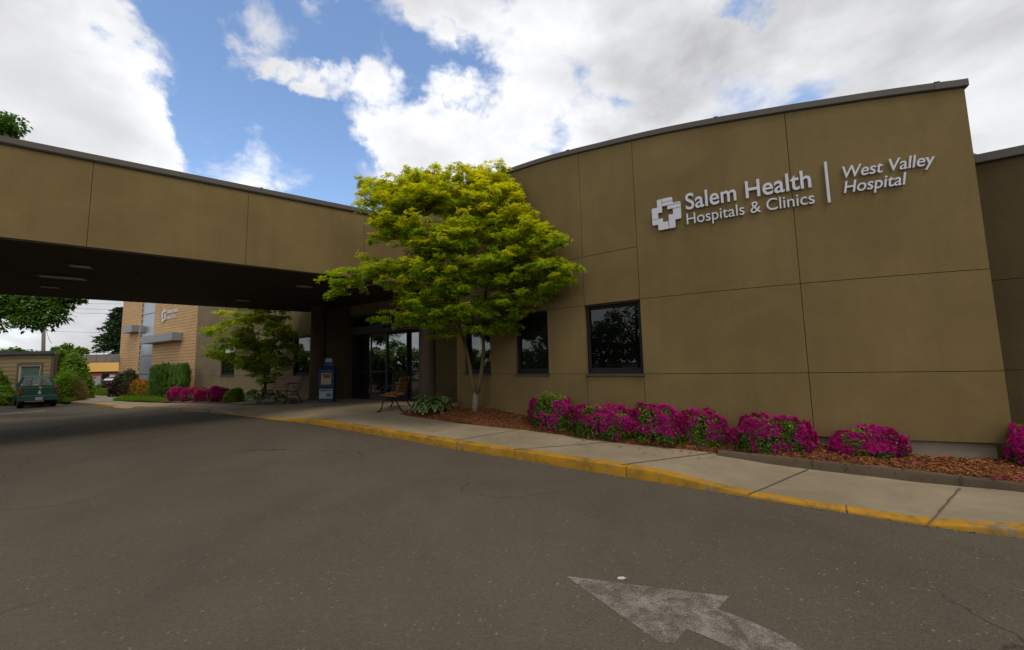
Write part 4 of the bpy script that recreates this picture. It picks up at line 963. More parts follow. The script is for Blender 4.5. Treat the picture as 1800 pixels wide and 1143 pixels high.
PADS = [(700,330,46,22),(660,328,30,15),(755,314,38,22),(812,318,38,24),(868,312,32,24),(745,345,50,22),(850,348,48,24),(695,360,50,20),(893,338,20,22),(650,348,18,12),(780,345,45,22),(640,318,10,6),(835,300,16,10),(760,300,12,8),(878,294,12,8),(720,305,16,8),
 (690,395,40,16),(740,400,45,16),(800,400,45,18),(860,385,45,18),(912,375,26,11),(800,420,50,16),(770,436,50,14),(728,430,34,11),(930,405,36,13),(962,420,30,11),(890,422,45,14),(668,418,18,6),(978,427,14,5),(905,355,14,12),
 (618,486,36,12),(596,497,16,14),(660,474,44,10),(708,468,45,11),(760,474,40,14),(840,460,58,14),(900,450,48,11),(960,462,36,12),(1000,471,16,5),(985,490,22,9),(860,488,40,11),(930,482,38,12),(815,482,45,14),(790,505,45,12),(700,492,30,7),
 (725,527,32,8),(740,553,36,9),(770,540,48,12),(822,545,56,12),(882,530,48,12),(940,513,34,9),(895,568,28,11),(850,577,34,9),(765,572,26,6),(702,560,14,5),(910,548,26,8),(645,455,24,6),(975,505,18,6),(800,585,30,6)]
def more(pads, seed, jx, jy, dep, dy):
    r_ = np.random.default_rng(seed); out = []
    for p in pads:
        for _ in range(1):
            px, py = p[0]+r_.normal(0, jx)*.5, p[1]+abs(r_.normal(0, jy))*.8; out.append((px, py, p[2]*.85, p[3]*.8, dep(px, py)+r_.uniform(.0, dy)))
    return out
def bp(px, py, y): return ondepth(px, py, y)
def tree_wood(t, stems, ends, bark_of, limb_from, r0=.02, limbmat='bark'):
    for st, matn, nm in stems:
        m = MB(); m.tube([q[0] for q in st], [q[1] for q in st], 12); m.build(nm, M[matn], t, smooth=True)
    m = MB()
    L = [np.array(q[0]) for st, _, _ in limb_from for q in st]; 
    for e in ends:
        low = [q for q in L if q[2] < e[2]+.15] or L; d = [np.linalg.norm((q-e)*np.array([1, 1, 1.3])) for q in low]; s = low[int(np.argmin(d))]
        mid = s*.45+e*.55+np.array([0, 0, .10+.12*rng.random()]); m.tube([s, s*.7+mid*.3+np.array([0, 0, .03]), mid, e], [r0, r0*.8, r0*.55, r0*.25], 6)
    m.build('limb', M[limbmat], t, smooth=True)
def build_main_maple():
    y = 9.0; S = lambda px, py, r, yy=y: (bp(px, py, yy), r)
    base = bp(835, 722, y); base = np.array([base[0], base[1], bed_z(base[0], base[1])-.05])
    fk_ = bp(836.5, 690, y)
    trunk = [(base, .078), (bp(835.5, 710, y), .066), (bp(836, 698, y), .064), (fk_, .07)]
    left = [(bp(835, 692, y), .058), S(829, 668, .047), S(825, 640, .042), S(819, 612, .04, 8.95), S(813, 592, .038, 8.9), S(803, 560, .035, 8.8), S(790, 505, .03, 8.7), S(772, 440, .024, 8.6), S(752, 380, .016, 8.5), S(740, 330, .008, 8.4)]
    right = [(bp(838, 692, y), .056), S(844, 668, .046), S(848, 640, .04), S(850, 612, .037, 8.95), S(849, 585, .035, 8.9), S(851, 545, .032, 8.75), S(856, 490, .027, 8.5), S(858, 430, .02, 8.3), S(855, 370, .013, 8.2), S(850, 325, .007, 8.2)]
    mid = [S(800, 552, .024, 8.8), S(812, 500, .02, 8.4), S(815, 430, .016, 8.1), S(812, 360, .008, 8.0)]
    back = []
    r_ = np.random.default_rng(3)
    for _ in range(18):     # clumps on the far and near sides, seen from the side
        px, py = r_.uniform(680, 900), r_.uniform(330, 560); back.append((px, py, r_.uniform(25, 45), r_.uniform(10, 16), min(dep_main(px, py)+r_.uniform(.3, 1.2), wall_hit(px, py)[2][1]-.45 if px > 765 else 9.6)))
    t, ends = maple('maple_tree', 'larger yellow green maple with a forked trunk against the curved tan wall', PADS+more(PADS, 5, 20, 10, dep_main, .25)+back, [[(base, 0)]], 'maple', .074, 22, 30, dep_main, 11, lambda py: np.interp(py, [290, 380, 440, 520, 600], [.68, .48, .32, .12, .03]), [0], sub=.14, flatk=.45)
    tree_wood(t, [(trunk, 'bark_pale', 'trunk'), (left, 'bark', 'stem'), (right, 'bark', 'stem'), (mid, 'bark', 'stem')], ends, None, [(left, 0, 0), (right, 0, 0), (mid, 0, 0)], .017)
    k = MB(); c = bp(837, 688, y); k.lathe((c[0]+.01, c[1]-.055, c[2]-.04), [(.0, -.03), (.025, -.02), (.034, .02), (.03, .06), (.01, .08)], 10); k.build('knot', M['bark_dark'], t, smooth=True)
build_main_maple()
def build_small_maple():
    y = 16.9; S = lambda px, py, r: (bp(px, py, y), r)
    pads = [(450,562,46,11),(482,553,36,10),(402,576,36,7),(378,580,16,5),(430,590,44,11),(492,584,36,10),(512,607,20,7),(392,622,24,7),(440,625,42,11),(482,622,40,11),(455,648,34,9),(497,637,26,9),(420,604,36,10),(470,602,38,11),(450,535,40,12),(480,527,36,12),(425,552,26,8),(465,665,22,6),(515,585,12,5),(440,640,30,8)]
    pads = pads+more(pads, 6, 14, 7, lambda px, py: y-.5*math.cos((px-455)/70), .5)
    t, ends = maple('maple_tree', 'smaller maple growing behind the brown bench, under the far edge of the canopy', pads, [[(bp(466, 696, y), 0)]], 'maple2', .15, 16, 26, lambda px, py: y-.5*math.cos((px-455)/70), 12, lambda py: np.interp(py, [530, 590, 650], [.42, .2, .02])+0, [0], sub=.30, flatk=.4)
    trunk = [S(466, 712, .075), S(466, 690, .06), S(467, 672, .055), S(464, 650, .05)]; a = [S(465, 655, .04), S(452, 610, .03), S(440, 565, .015)]; b = [S(465, 655, .04), S(480, 610, .03), S(484, 550, .015)]
    tree_wood(t, [(trunk, 'bark_dark', 'trunk'), (a, 'bark_dark', 'stem'), (b, 'bark_dark', 'stem')], ends, None, [(a, 0, 0), (b, 0, 0)], .015, 'bark_dark')
build_small_maple()

def crown_tree(name, label, base, height, cr, cz, mat, n, ls, seed, trunk_r=.2, group=None, clumps=60, squash=.85, cat='tree', extra=None, kind='leaf', top=None):
    """leafy tree: trunk, limbs to many clumps spread through an uneven crown"""
    global rng
    rng = np.random.default_rng(seed); base = np.array(base, float); t = thing(name, label, cat, base, group)
    D = ball(clumps)*rng.random((clumps, 1))**.33; L = ball(6); rr = 1-.25+.35*np.exp(5*(unit(D) @ L.T-1)).max(1)
    C = base+np.array([0, 0, cz])+D*rr[:, None]*np.array([cr, cr, (height-cz)*squash])
    if extra is not None: C = np.r_[C, extra]
    m = n//len(C); P = []; Nn = []; T = []
    for ci, c in enumerate(C):
        u = ball(m)*rng.random((m, 1))**.5; r = cr*.26*rng.uniform(.6, 1.2); r = min(r, 1.3)
        if ci >= clumps: r, u = rng.uniform(.28, .5), u[:m//2]
        P.append(c+u*r*np.array([1, 1, .7])); Nn.append(u*.6+np.array([0, 0, .8])); T.append(u+np.array([0, 0, -.4]))
    P, Nn, T = map(np.concatenate, (P, Nn, T))
    leafmesh('crown', P, Nn, rng.uniform(.7, 1.3, len(P))*ls, M[mat], t, kind, .5, np.zeros(len(P)), T)
    w = MB(); cen = base+np.array([0, 0, cz]); 
    w.tube([base-np.array([0, 0, .1]), base+np.array([.05*cr, 0, cz*.35]), base+np.array([0, .03*cr, cz*.8]), cen+np.array([0, 0, (height-cz)*.6])], [trunk_r*1.25, trunk_r, trunk_r*.8, trunk_r*.25], 10); w.build('trunk', M['bark_dark'], t, smooth=True)
    l = MB()
    for c in C[::max(1, len(C)//24)] if extra is None else np.r_[C[:clumps:4], extra]:
        s = base+np.array([0, 0, cz*rng.uniform(.6, .95)]); mid = (s+c)/2+np.array([0, 0, .15*cr*rng.random()]); l.tube([s, mid, c], [trunk_r*.4, trunk_r*.25, trunk_r*.08], 6)
    l.build('limb', M['bark_dark'], t, smooth=True); return t
def build_trees():
    y = 15.; b = ong(-230, 712, .1); b = ondepth(-230, 712, y); b[2] = -.05
    ex = np.array([ondepth(px, py, yy) for px, py, yy in ((20, 532, 14.2), (62, 540, 14.), (100, 531, 14.2), (45, 558, 14), (85, 552, 14.1), (122, 527, 14.4), (5, 524, 14), (-20, 556, 14), (-14, 572, 14.), (60, 520, 14.2), (16, 212, 14.5), (8, 222, 14.5), (2, 210, 14.6), (-14, 204, 14.7), (20, 228, 14.5), (-5, 236, 14.5), (22, 216, 14.4), (8, 234, 14.4), (80, 566, 14.), (40, 518, 14.2), (30, 544, 14.1), (48, 530, 14.0), (75, 548, 14.1), (90, 522, 14.3), (66, 560, 13.9), (30, 556, 14.2), (108, 540, 14.1), (98, 556, 14), (135, 522, 14.3), (118, 518, 14.2), (12, 546, 14.1), (50, 566, 14), (70, 530, 14.1), (36, 526, 14.3), (-30, 530, 14), (-30, 550, 14.2), (-8, 540, 14.1))])
    crown_tree('broadleaf_tree', 'tall broadleaf tree at the left edge, its leaves showing above and below the canopy', b, 12.2, 4.6, 7.2, 'broad', 34000, .15, 41, .28, clumps=70, extra=ex)
    crown_tree('broadleaf_tree', 'round green tree behind the right end of the tan siding building', ondepth(113, 690, 32), 4.3, 1.15, 2.7, 'bright', 6000, .22, 42, .08, clumps=30)
    crown_tree('broadleaf_tree', 'dark tree top rising above the roof of the tan siding building', ondepth(22, 690, 44), 5.1, 2.0, 3.4, 'broad', 4000, .32, 43, .15, clumps=30)
    crown_tree('broadleaf_tree', 'low hazy tree top just left of the utility pole, above the flat roof', ondepth(56, 680, 60), 5.4, 2.6, 3.6, 'conifer', 3000, .4, 44, .2, clumps=24)
    crown_tree('broadleaf_tree', 'rounded yellow green tree top above the grey parapet beside the tall conifer', ondepth(163, 675, 72), 5.3, 2.6, 3.4, 'bright', 3000, .45, 45, .2, clumps=24)
    # tall conifer
    global rng
    rng = np.random.default_rng(46); b = ondepth(200, 672, 75); H = (672-547)*75/F*1.02; t = thing('conifer_tree', 'tall dark ragged conifer behind the grey parapet, left of the brick wing', 'tree', b)
    P = []; T = []
    for i in range(150):
        u = rng.random()**.8; z = H*(.22+.78*u); r = (1-u)**.75*H*.30*rng.uniform(.5, 1.15)+.15; a = rng.uniform(0, 6.283); m = 60; q = rng.random(m)**.7
        d = np.array([math.cos(a), math.sin(a), 0]); pts = b+np.array([0, 0, z])+d*r*q[:, None]+np.c_[rng.normal(0, .28, (m, 2)), .12*r*np.sin(q*3)-.25*r*q+rng.normal(0, .16, m)]; P.append(pts); T.append(np.tile(d+[0, 0, -.3], (m, 1)))
    P = np.concatenate(P); T = np.concatenate(T); leafmesh('crown', P, np.tile([0, 0, 1.], (len(P), 1)), rng.uniform(.35, .8, len(P)), M['conifer'], t, 'leaf', .7, np.zeros(len(P)), T)
    w = MB(); w.tube([b, b+np.array([0, 0, H*.5]), b+np.array([0, 0, H*.98])], [.45, .28, .05], 8); w.build('trunk', M['bark_dark'], t, smooth=True)
    # trees across the car park, seen mirrored in the windows and the entrance glass
    for i, (x, yy, h) in enumerate(((-37, 25, 5.2), (-36, 21, 4.6), (-38, 17.5, 5.4), (-36, 14, 4.4), (-37, 11, 5.), (-36, 7.5, 4.6), (-37, 4, 6), (-34, -1, 7.), (-30, -6, 8), (-24, -11, 9), (-17, -15, 9), (-9, -17, 10), (-1, -19, 9), (8, -18, 9), (-27, -9, 7), (-20.5, -13, 7), (-13, -16, 8), (-5, -18, 8), (-33, 2, 6), (3.5, -18.5, 8), (-22, -16, 10), (-12, -20, 11))):
        crown_tree('broadleaf_tree', 'one of the leafy trees ringing the car park, seen only as reflections in the glass', (x, yy, 0 if x > -20 else -.15), h, h*.48, h*.40, 'bright' if i < 7 else 'broad', 3500, .36, 60+i, .2, clumps=30, group='trees ringing the car park')
build_trees()
# ------------------------------------------------------------------ benches, newspaper box
def bench(label, loc, rz, L, wood, sc=1.0, group='park benches by the entrance'):
    t = thing('park_bench', label, 'bench', loc, group, rz); m = MB(); B = lambda mb, n, mat, **k: mb.build(n, mat, t, world=False, **k)
    seat = MB()
    for i in range(5): y = -.235+.088*i; seat.box((0, y*sc, (.435-.012*i)*sc), (L, .074*sc, .028), rx=-.05)
    B(seat, 'seat', M[wood], bevel=.006)
    back = MB()
    for i in range(5): u = i/4; back.box((0, (.165+.085*u)*sc, (.50+.34*u)*sc), (L, .026, .066*sc), rx=-.24)
    B(back, 'backrest', M[wood], bevel=.006)
    for s in (-1, 1):
        x = s*(L/2-.04); f = MB(); P = lambda y, z: (x, y*sc, z*sc)
        f.tube([P(-.31, .0), P(-.27, .03), P(-.215, .14), P(-.20, .28), P(-.245, .42)], [.026, .02, .017, .017, .02], 8)
        f.tube([P(.31, .0), P(.27, .03), P(.20, .16), P(.13, .30), P(.12, .42), P(.165, .52), P(.265, .90)], [.026, .02, .018, .017, .018, .017, .012], 8)
        f.tube([P(-.25, .415), P(-.05, .40), P(.13, .37)], [.017, .015, .015], 8)
        f.tube([P(-.21, .26), P(-.02, .32), P(.14, .27)], .011, 6); f.tube([P(-.1, .39), P(-.02, .32), P(.06, .37)], .009, 6)
        f.tube([P(.205, .65), P(.05, .665), P(-.17, .66), P(-.25, .62), P(-.255, .55), P(-.21, .52)], [.015, .017, .02, .018, .014, .01], 8)
        f.tube([P(-.18, .655), P(-.16, .54), P(-.22, .43)], .012, 6); f.tube([P(-.08, .655), P(.02, .55), P(-.03, .45)], .009, 6); f.tube([P(.16, .60), P(.05, .56), P(.08, .46)], .009, 6)
        for y in (-.31, .31): f.box((x, y*sc, .012), (.055, .075, .022))
        B(f, 'end_frame', M['iron'], smooth=True)
    rod = MB(); rod.tube([(-L/2+.04, .0, .26*sc), (L/2-.04, 0, .26*sc)], .009, 6); B(rod, 'stretcher', M['iron'])
p0, p1 = onwalk(683, 723.5), onwalk(701.5, 716.5); ax = (p1-p0)[:2]; ax /= np.linalg.norm(ax); bl = 1.15
bench('bench of orange wood slats on black iron ends, standing side-on before the entrance glass', (p0[0]+ax[0]*bl*.46, p0[1]+ax[1]*bl*.46, p0[2]), math.atan2(-ax[1], -ax[0])+.10, bl, 'wood', 1.0)
q0, q1 = onwalk(450, 709.5), onwalk(509, 707.5); bx = (q1-q0)[:2]; ln = np.linalg.norm(bx)
bench('bench of brown wood slats facing the road, under the smaller maple', ((q0+q1)/2)+np.array([-NV[0]*.25, -NV[1]*.25, 0]), math.atan2(DV[1], DV[0])+.02, 1.8, 'wood_dark', 1.02)
def news():
    p = onwalk(575, 706.5); rz = .22; t = thing('newspaper_box', 'blue newspaper vending box with a front page window, between the dark columns', 'newspaper box', p, None, rz)
    blue = plain('blue_enamel', (.014, .05, .115), .45, .12, 5); B = lambda mb, n, mat, **k: mb.build(n, mat, t, world=False, **k)
    m = MB(); m.box((0, .0, .26), (.46, .40, .44)); m.box((0, 0, .80), (.48, .42, .60)); m.hexa([(-.24, -.21, 1.10), (.24, -.21, 1.10), (.24, .21, 1.10), (-.24, .21, 1.10), (-.2, -.08, 1.22), (.2, -.08, 1.22), (.2, .2, 1.22), (-.2, .2, 1.22)]); m.box((0, .02, .02), (.5, .44, .04)); B(m, 'cabinet', blue, bevel=.008)
    d = MB(); 
    for a, b, c, e in ((-.2, .2, .98, 1.02), (-.2, .2, .56, .60), (-.2, -.16, .6, .98), (.16, .2, .6, .98)): d.box(((a+b)/2, -.217, (c+e)/2), (b-a, .016, e-c))
    B(d, 'door', blue); pg = MB(); pg.box((0, -.212, .79), (.32, .004, .38)); pp = plain('newsprint', (.36, .31, .22), .8, .35, 26); B(pg, 'newspaper', pp)
    ht = MB()
    for z, h_, c in ((.93, .04, 0), (.86, .09, .04)): ht.box((c*.5, -.2155, z), (.26-c, .003, h_))
    B(ht, 'newspaper_headline', plain('ink', (.15, .07, .05), .8, .3, 30))
    po = MB(); po.box((0, -.204, .29), (.42, .006, .32)); B(po, 'poster', plain('poster_paper', (.34, .36, .38), .6, .2, 10))
    ps = MB(); ps.box((0, -.2085, .40), (.38, .003, .05)); ps.box((.1, -.2085, .24), (.16, .003, .12)); B(ps, 'poster_print', plain('poster_ink', (.10, .12, .17), .6, .3, 20))
    tp = MB(); tp.box((0, .1, 1.32), (.30, .02, .34)); B(tp, 'header_board', blue); tc = MB(); tc.box((0, .087, 1.42), (.20, .004, .13)); B(tc, 'header_card', plain('card', (.42, .43, .38), .6, .1, 8))
    co_ = MB(); co_.box((.12, -.222, 1.055), (.12, .03, .07)); B(co_, 'coin_slot', M['frame_grey'], bevel=.005)
news()
def reddish_upright():  # unidentified reddish upright, shaped as a capped stand
    p = onz(771, 707, .35); t = thing('reddish_stand', 'slim dark reddish stand in the dark recess right of the entrance', 'ash bin', p); m = MB(); m.lathe(tuple(p), [(.12, 0), (.12, .05), (.05, .1), (.045, .75), (.09, .8), (.09, .95), (.04, 1.0)], 16); m.build('pedestal', plain('stand_red', (.07, .025, .02), .5), t, smooth=False)
    m = MB(); m.lathe((p[0], p[1], p[2]+1.0), [(.06, 0), (.07, .01), (.05, .05), (.0, .06)], 16); m.build('cap', M['black'], t)
reddish_upright()
# ------------------------------------------------------------------ pickup truck
def wheel(t, x, y, r, w, side):
    o = MB(); o.lathe((0, 0, 0), [(r*.62, -w/2), (r*.92, -w/2), (r, -w*.38), (r, w*.38), (r*.92, w/2), (r*.62, w/2)], 24)
    R = Matrix.Rotation(math.pi/2, 4, 'Y'); o.v = [tuple((R @ Vector(v))+Vector((x, y, r))) for v in o.v]; wh = o.build('wheel', M['black'], t, world=False)
    i = MB(); i.lathe((0, 0, 0), [(r*.60, -w*.3), (r*.60, w*.44), (r*.5, w*.40), (r*.2, w*.40), (r*.15, w*.5), (.01, w*.5)], 20); S = side
    i.v = [tuple((R @ Vector((v[0], v[1], v[2]*S)))+Vector((x, y, r))) for v in i.v]; i.build('rim', flat('alloy', (.30, .30, .31), .35, .6), wh, world=False)
def truck():
    p = ong(66.5, 717); head = math.atan2(-p[0], p[1])+.06; sx, sy, sz = .76, .95, .985
    t = thing('pickup_truck', 'dark green pickup truck parked with its tailgate toward the canopy', 'pickup', p, None, head); X = lambda mb: setattr(mb, 'v', [(v[0]*sx, v[1]*sy, v[2]*sz) for v in mb.v]) or mb
    B = lambda mb, n, mat, **k: X(mb).build(n, mat, t, world=False, **k)
    g = NM('green_car_paint'); g.color(g.mix(g.noise(3, 3), (.007, .056, .024), (.009, .072, .03))).rough(.28); g.p.inputs['Coat Weight'].default_value = .6; g.p.inputs['Coat Roughness'].default_value = .08; g = g.m
    b = MB()
    for s in (-1, 1):       # bed sides with wheel arch gap, front wings
        b.hexa([(s*.66, .12, .62), (s*.82, .12, .62), (s*.82, 1.95, .62), (s*.66, 1.95, .62), (s*.70, .12, 1.03), (s*.83, .12, 1.03), (s*.83, 1.95, 1.03), (s*.70, 1.95, 1.03)])
        b.hexa([(s*.66, .12, .42), (s*.80, .12, .42), (s*.80, .40, .42), (s*.66, .40, .42), (s*.66, .12, .618), (s*.82, .12, .618), (s*.82, .44, .618), (s*.66, .44, .618)])
        b.hexa([(s*.66, 1.16, .36), (s*.80, 1.16, .36), (s*.80, 3.3, .36), (s*.66, 3.3, .36), (s*.66, 1.12, .618), (s*.82, 1.12, .618), (s*.82, 3.36, .618), (s*.66, 3.36, .618)])
        b.hexa([(s*.66, 4.1, .40), (s*.79, 4.1, .40), (s*.74, 4.6, .40), (s*.6, 4.6, .40), (s*.66, 4.05, .62), (s*.81, 4.05, .62), (s*.76, 4.62, .62), (s*.6, 4.62, .62)])
    b.box((0, 1.0, .60), (1.36, 1.8, .05))
    b.hexa([(-.82, 1.96, .62), (.82, 1.96, .62), (.82, 3.4, .62), (-.82, 3.4, .62), (-.82, 1.98, 1.04), (.82, 1.98, 1.04), (.82, 3.5, 1.04), (-.82, 3.5, 1.04)])
    b.hexa([(-.82, 3.41, .62), (.82, 3.41, .62), (.77, 4.65, .62), (-.77, 4.65, .62), (-.81, 3.5, 1.02), (.81, 3.5, 1.02), (.72, 4.6, .90), (-.72, 4.6, .90)])
    B(b, 'body', g, bevel=.03)
    c = MB()    # cab: corner posts, roof
    lo = [(-.80, 2.0, 1.04), (.80, 2.0, 1.04), (.80, 3.42, 1.04), (-.80, 3.42, 1.04)]; hi = [(-.60, 2.14, 1.52), (.60, 2.14, 1.52), (.58, 2.86, 1.53), (-.58, 2.86, 1.53)]
    c.hexa([(-.63, 2.10, 1.50), (.63, 2.10, 1.50), (.61, 2.92, 1.51), (-.61, 2.92, 1.51), (-.56, 2.2, 1.60), (.56, 2.2, 1.60), (.54, 2.82, 1.60), (-.54, 2.82, 1.60)])
    for a, d in zip(lo, hi): c.tube([a, d], [.055, .05], 6)
    c.tube([(-.80, 2.62, 1.04), (-.61, 2.62, 1.52)], .04, 6); c.tube([(.80, 2.62, 1.04), (.61, 2.62, 1.52)], .04, 6); c.box((0, 2.0, 1.05), (1.56, .07, .06))
    B(c, 'cab_frame', g)
    gm = glassy('car_glass', (.012, .02, .016), 1.7); kk = NM('car_glass_clear'); tr = kk.n('ShaderNodeBsdfTransparent'); tr.inputs[0].default_value = (.55, .66, .6, 1); gl = kk.n('ShaderNodeBsdfGlossy'); gl.inputs['Roughness'].default_value = .02; mx = kk.n('ShaderNodeMixShader'); mx.inputs[0].default_value = .07; kk.l(tr.outputs[0], mx.inputs[1]); kk.l(gl.outputs[0], mx.inputs[2]); kk.l(mx.outputs[0], kk.out.inputs[0])
    w = MB(); w.add([(-.76, 2.01, 1.07), (.76, 2.01, 1.07), (.58, 2.13, 1.50), (-.58, 2.13, 1.50)], [(0, 1, 2, 3)]); rw = B(w, 'rear_window', kk.m)
    dv = MB(); 
    for x in (-.24, .24): dv.tube([(x, 2.0, 1.07), (x*.9, 2.12, 1.5)], .014, 6)
    X(dv).build('window_divider', M['black'], rw, world=False)
    w = MB(); w.add([(-.74, 3.40, 1.06), (.74, 3.40, 1.06), (.55, 2.88, 1.5), (-.55, 2.88, 1.5)], [(0, 1, 2, 3)]); B(w, 'windscreen', kk.m)
    for s in (-1, 1): w = MB(); w.add([(s*.795, 2.08, 1.06), (s*.795, 3.3, 1.06), (s*.60, 2.84, 1.50), (s*.61, 2.16, 1.50)], [(0, 1, 2, 3)]); B(w, 'side_window', kk.m)
    st = MB()
    for x in (-.36, .36): st.box((x, 2.45, 1.0), (.46, .14, .5)); st.box((x, 2.45, 1.32), (.24, .1, .14))
    B(st, 'car_seat', flat('grey_cloth', (.05, .055, .055), .9), bevel=.03)
    tg = MB(); tg.box((0, .09, .80), (1.40, .06, .46)); B(tg, 'tailgate', g, bevel=.015)
    tr_ = MB(); tr_.box((0, .052, .60), (1.52, .02, .05)); tr_.box((0, .056, 1.0), (1.3, .012, .02)); B(tr_, 'tailgate_trim', flat('pale_trim', (.10, .20, .16), .35, .4))
    de = MB(); de.box((.03, .055, 1.0), (.13, .006, .075), ry=.2); de.box((.0, .0555, .78), (.07, .006, .18), ry=.35); de.box((.04, .0555, .73), (.08, .006, .09), ry=-.4); B(de, 'decal', flat('decal_white', (.55, .55, .5), .6))
    for s in (-1, 1): l = MB(); l.box((s*.765, .105, .86), (.11, .05, .30)); B(l, 'tail_light', flat('lamp_red', (.26, .012, .012), .25), bevel=.01)
    bu = MB(); bu.hexa([(-.84, -.04, .36), (.84, -.04, .36), (.84, .12, .36), (-.84, .12, .36), (-.84, -.04, .56), (.84, -.04, .56), (.84, .12, .56), (-.84, .12, .56)]); B(bu, 'rear_bumper', flat('bumper_green_grey', (.03, .085, .055), .3, .3), bevel=.02)
    pl = MB(); pl.box((.0, -.052, .46), (.31, .01, .15)); B(pl, 'number_plate', flat('plate', (.34, .35, .45), .5))
    ub = MB(); ub.box((0, .5, .40), (1.2, .5, .12)); ub.box((0, 2.5, .42), (1.2, 4., .1)); B(ub, 'chassis', M['black'])
    for s in (-1, 1):
        a = MB(); a.box((s*.93, 3.2, 1.06), (.19, .09, .14)); B(a, 'wing_mirror', flat('mirror_pale', (.30, .33, .32), .3), bevel=.02)
        for y in (.80, 3.72): wheel(t, s*.70*sx, y*sy, .33, .22, s)
truck()
# ------------------------------------------------------------------ far buildings and vehicles
def tan_building():
    y = 25.5; P = lambda px, py, o=0.: ondepth(px, py, y-o); x1 = P(94.5, 650)[0]; zt = P(60, 623)[2]; x0 = x1-16; zb = -.3; dp = 9
    t = thing('siding_building', 'low flat roofed building with tan lap siding behind the green pickup', 'building', (x1-5, y+3, 0)); S = lambda s, z, o=0.: (x0+s, y-o, z); L = x1-x0
    sid = plain('tan_siding', (.235, .175, .085), .8, .08, 2); w0, w1 = P(34.5, 650)[0]-x0, P(73, 650)[0]-x0; wz0, wz1 = P(55, 676)[2], P(55, 642)[2]
    m = MB(); n = 12; h = (zt-zb)/n
    for i in range(n):
        z = zb+h*i
        for a, b in (((0, L),) if (z+h < wz0 or z > wz1) else ((0, w0), (w1, L))):
            zc, ze = z, z+h; m.hexa([S(a, zc, 0), S(b, zc, 0), S(b, zc, .03), S(a, zc, .03), S(a, ze, 0), S(b, ze, 0), S(b, ze, .006), S(a, ze, .006)])
    m.build('siding_wall', sid, t)
    c = MB(); sbar(c, S, 0, w0, zb, zt, -.2, -.001); sbar(c, S, w1, L, zb, zt, -.2, -.001); k_ = x1/y*.97; c.hexa([S(L-.2, zb, 0), S(L, zb, 0), (x1+k_*dp, y+dp, zb), (x1-.2+k_*dp, y+dp, zb), S(L-.2, zt-.01, 0), S(L, zt-.01, 0), (x1+k_*dp, y+dp, zt-.01), (x1-.2+k_*dp, y+dp, zt-.01)]); c.build('side_wall', plain('tan_siding_shaded', (.10, .075, .05), .8, .1, 3), t)  # side face carries its shade as a darker siding colour
    r = MB(); r.prism([(x0, y-.2), (x1+.15, y-.2), (x1+.15+k_*dp, y+dp), (x0+k_*dp, y+dp)], zt-.005, zt+.19); r.build('roof_edge', plain('grey_roof_trim', (.055, .055, .065), .6), t)
    e = MB(); sbar(e, S, L-.16, L+.03, zb, zt, .032, .05); e.build('corner_board', plain('brown_trim', (.10, .075, .05), .7), t)
    f = MB(); 
    for a, b, c_, d in ((w0-.12, w1+.12, wz1, wz1+.14), (w0-.12, w0, wz0, wz1), (w1, w1+.12, wz0, wz1)): sbar(f, S, a, b, c_, d, .031, .06)
    wf = f.build('window', plain('brown_trim2', (.12, .085, .055), .7), t); g = MB()
    for a, b, c_, d in ((w0, w1, wz1-.07, wz1), (w0, w0+.07, wz0, wz1-.07), (w1-.07, w1, wz0, wz1-.07), (w0, w1, wz0-.06, wz0)): sbar(g, S, a, b, c_, d, -.1, .03)
    g.build('frame', flat('cream_frame', (.45, .40, .30), .6), wf); gl = MB(); gl.add([S(w0, wz0, -.05), S(w1, wz0, -.05), S(w1, wz1, -.05), S(w0, wz1, -.05)], [(0, 1, 2, 3)]); gl.build('pane', glassy('green_glass', (.05, .085, .07), 1.6), wf)
    bl = MB()
    for i in range(16): z = wz0+(wz1-wz0)*i/16; sbar(bl, S, w0+.07, w1-.07, z, z+.04, -.048, -.045)
    bl.build('blind', flat('green_blind', (.10, .155, .125), .6), wf)
    k = thing('roof_mast', 'thin dark antenna mast on the right corner of the flat tan roof', 'antenna', (P(91, 619)[0], y+1, zt+.19)); mm = MB(); q = np.array([P(91, 619)[0], y+1, zt+.19]); mm.tube([q, q+[0, 0, .55]], .03, 6); mm.tube([q+[0, 0, .3], q+[.14, 0, .32], q+[.2, 0, .5]], .02, 5); mm.tube([q+[0, 0, .52], q+[.1, 0, .55]], .03, 5); mm.build('mast', M['black'], k)
tan_building()
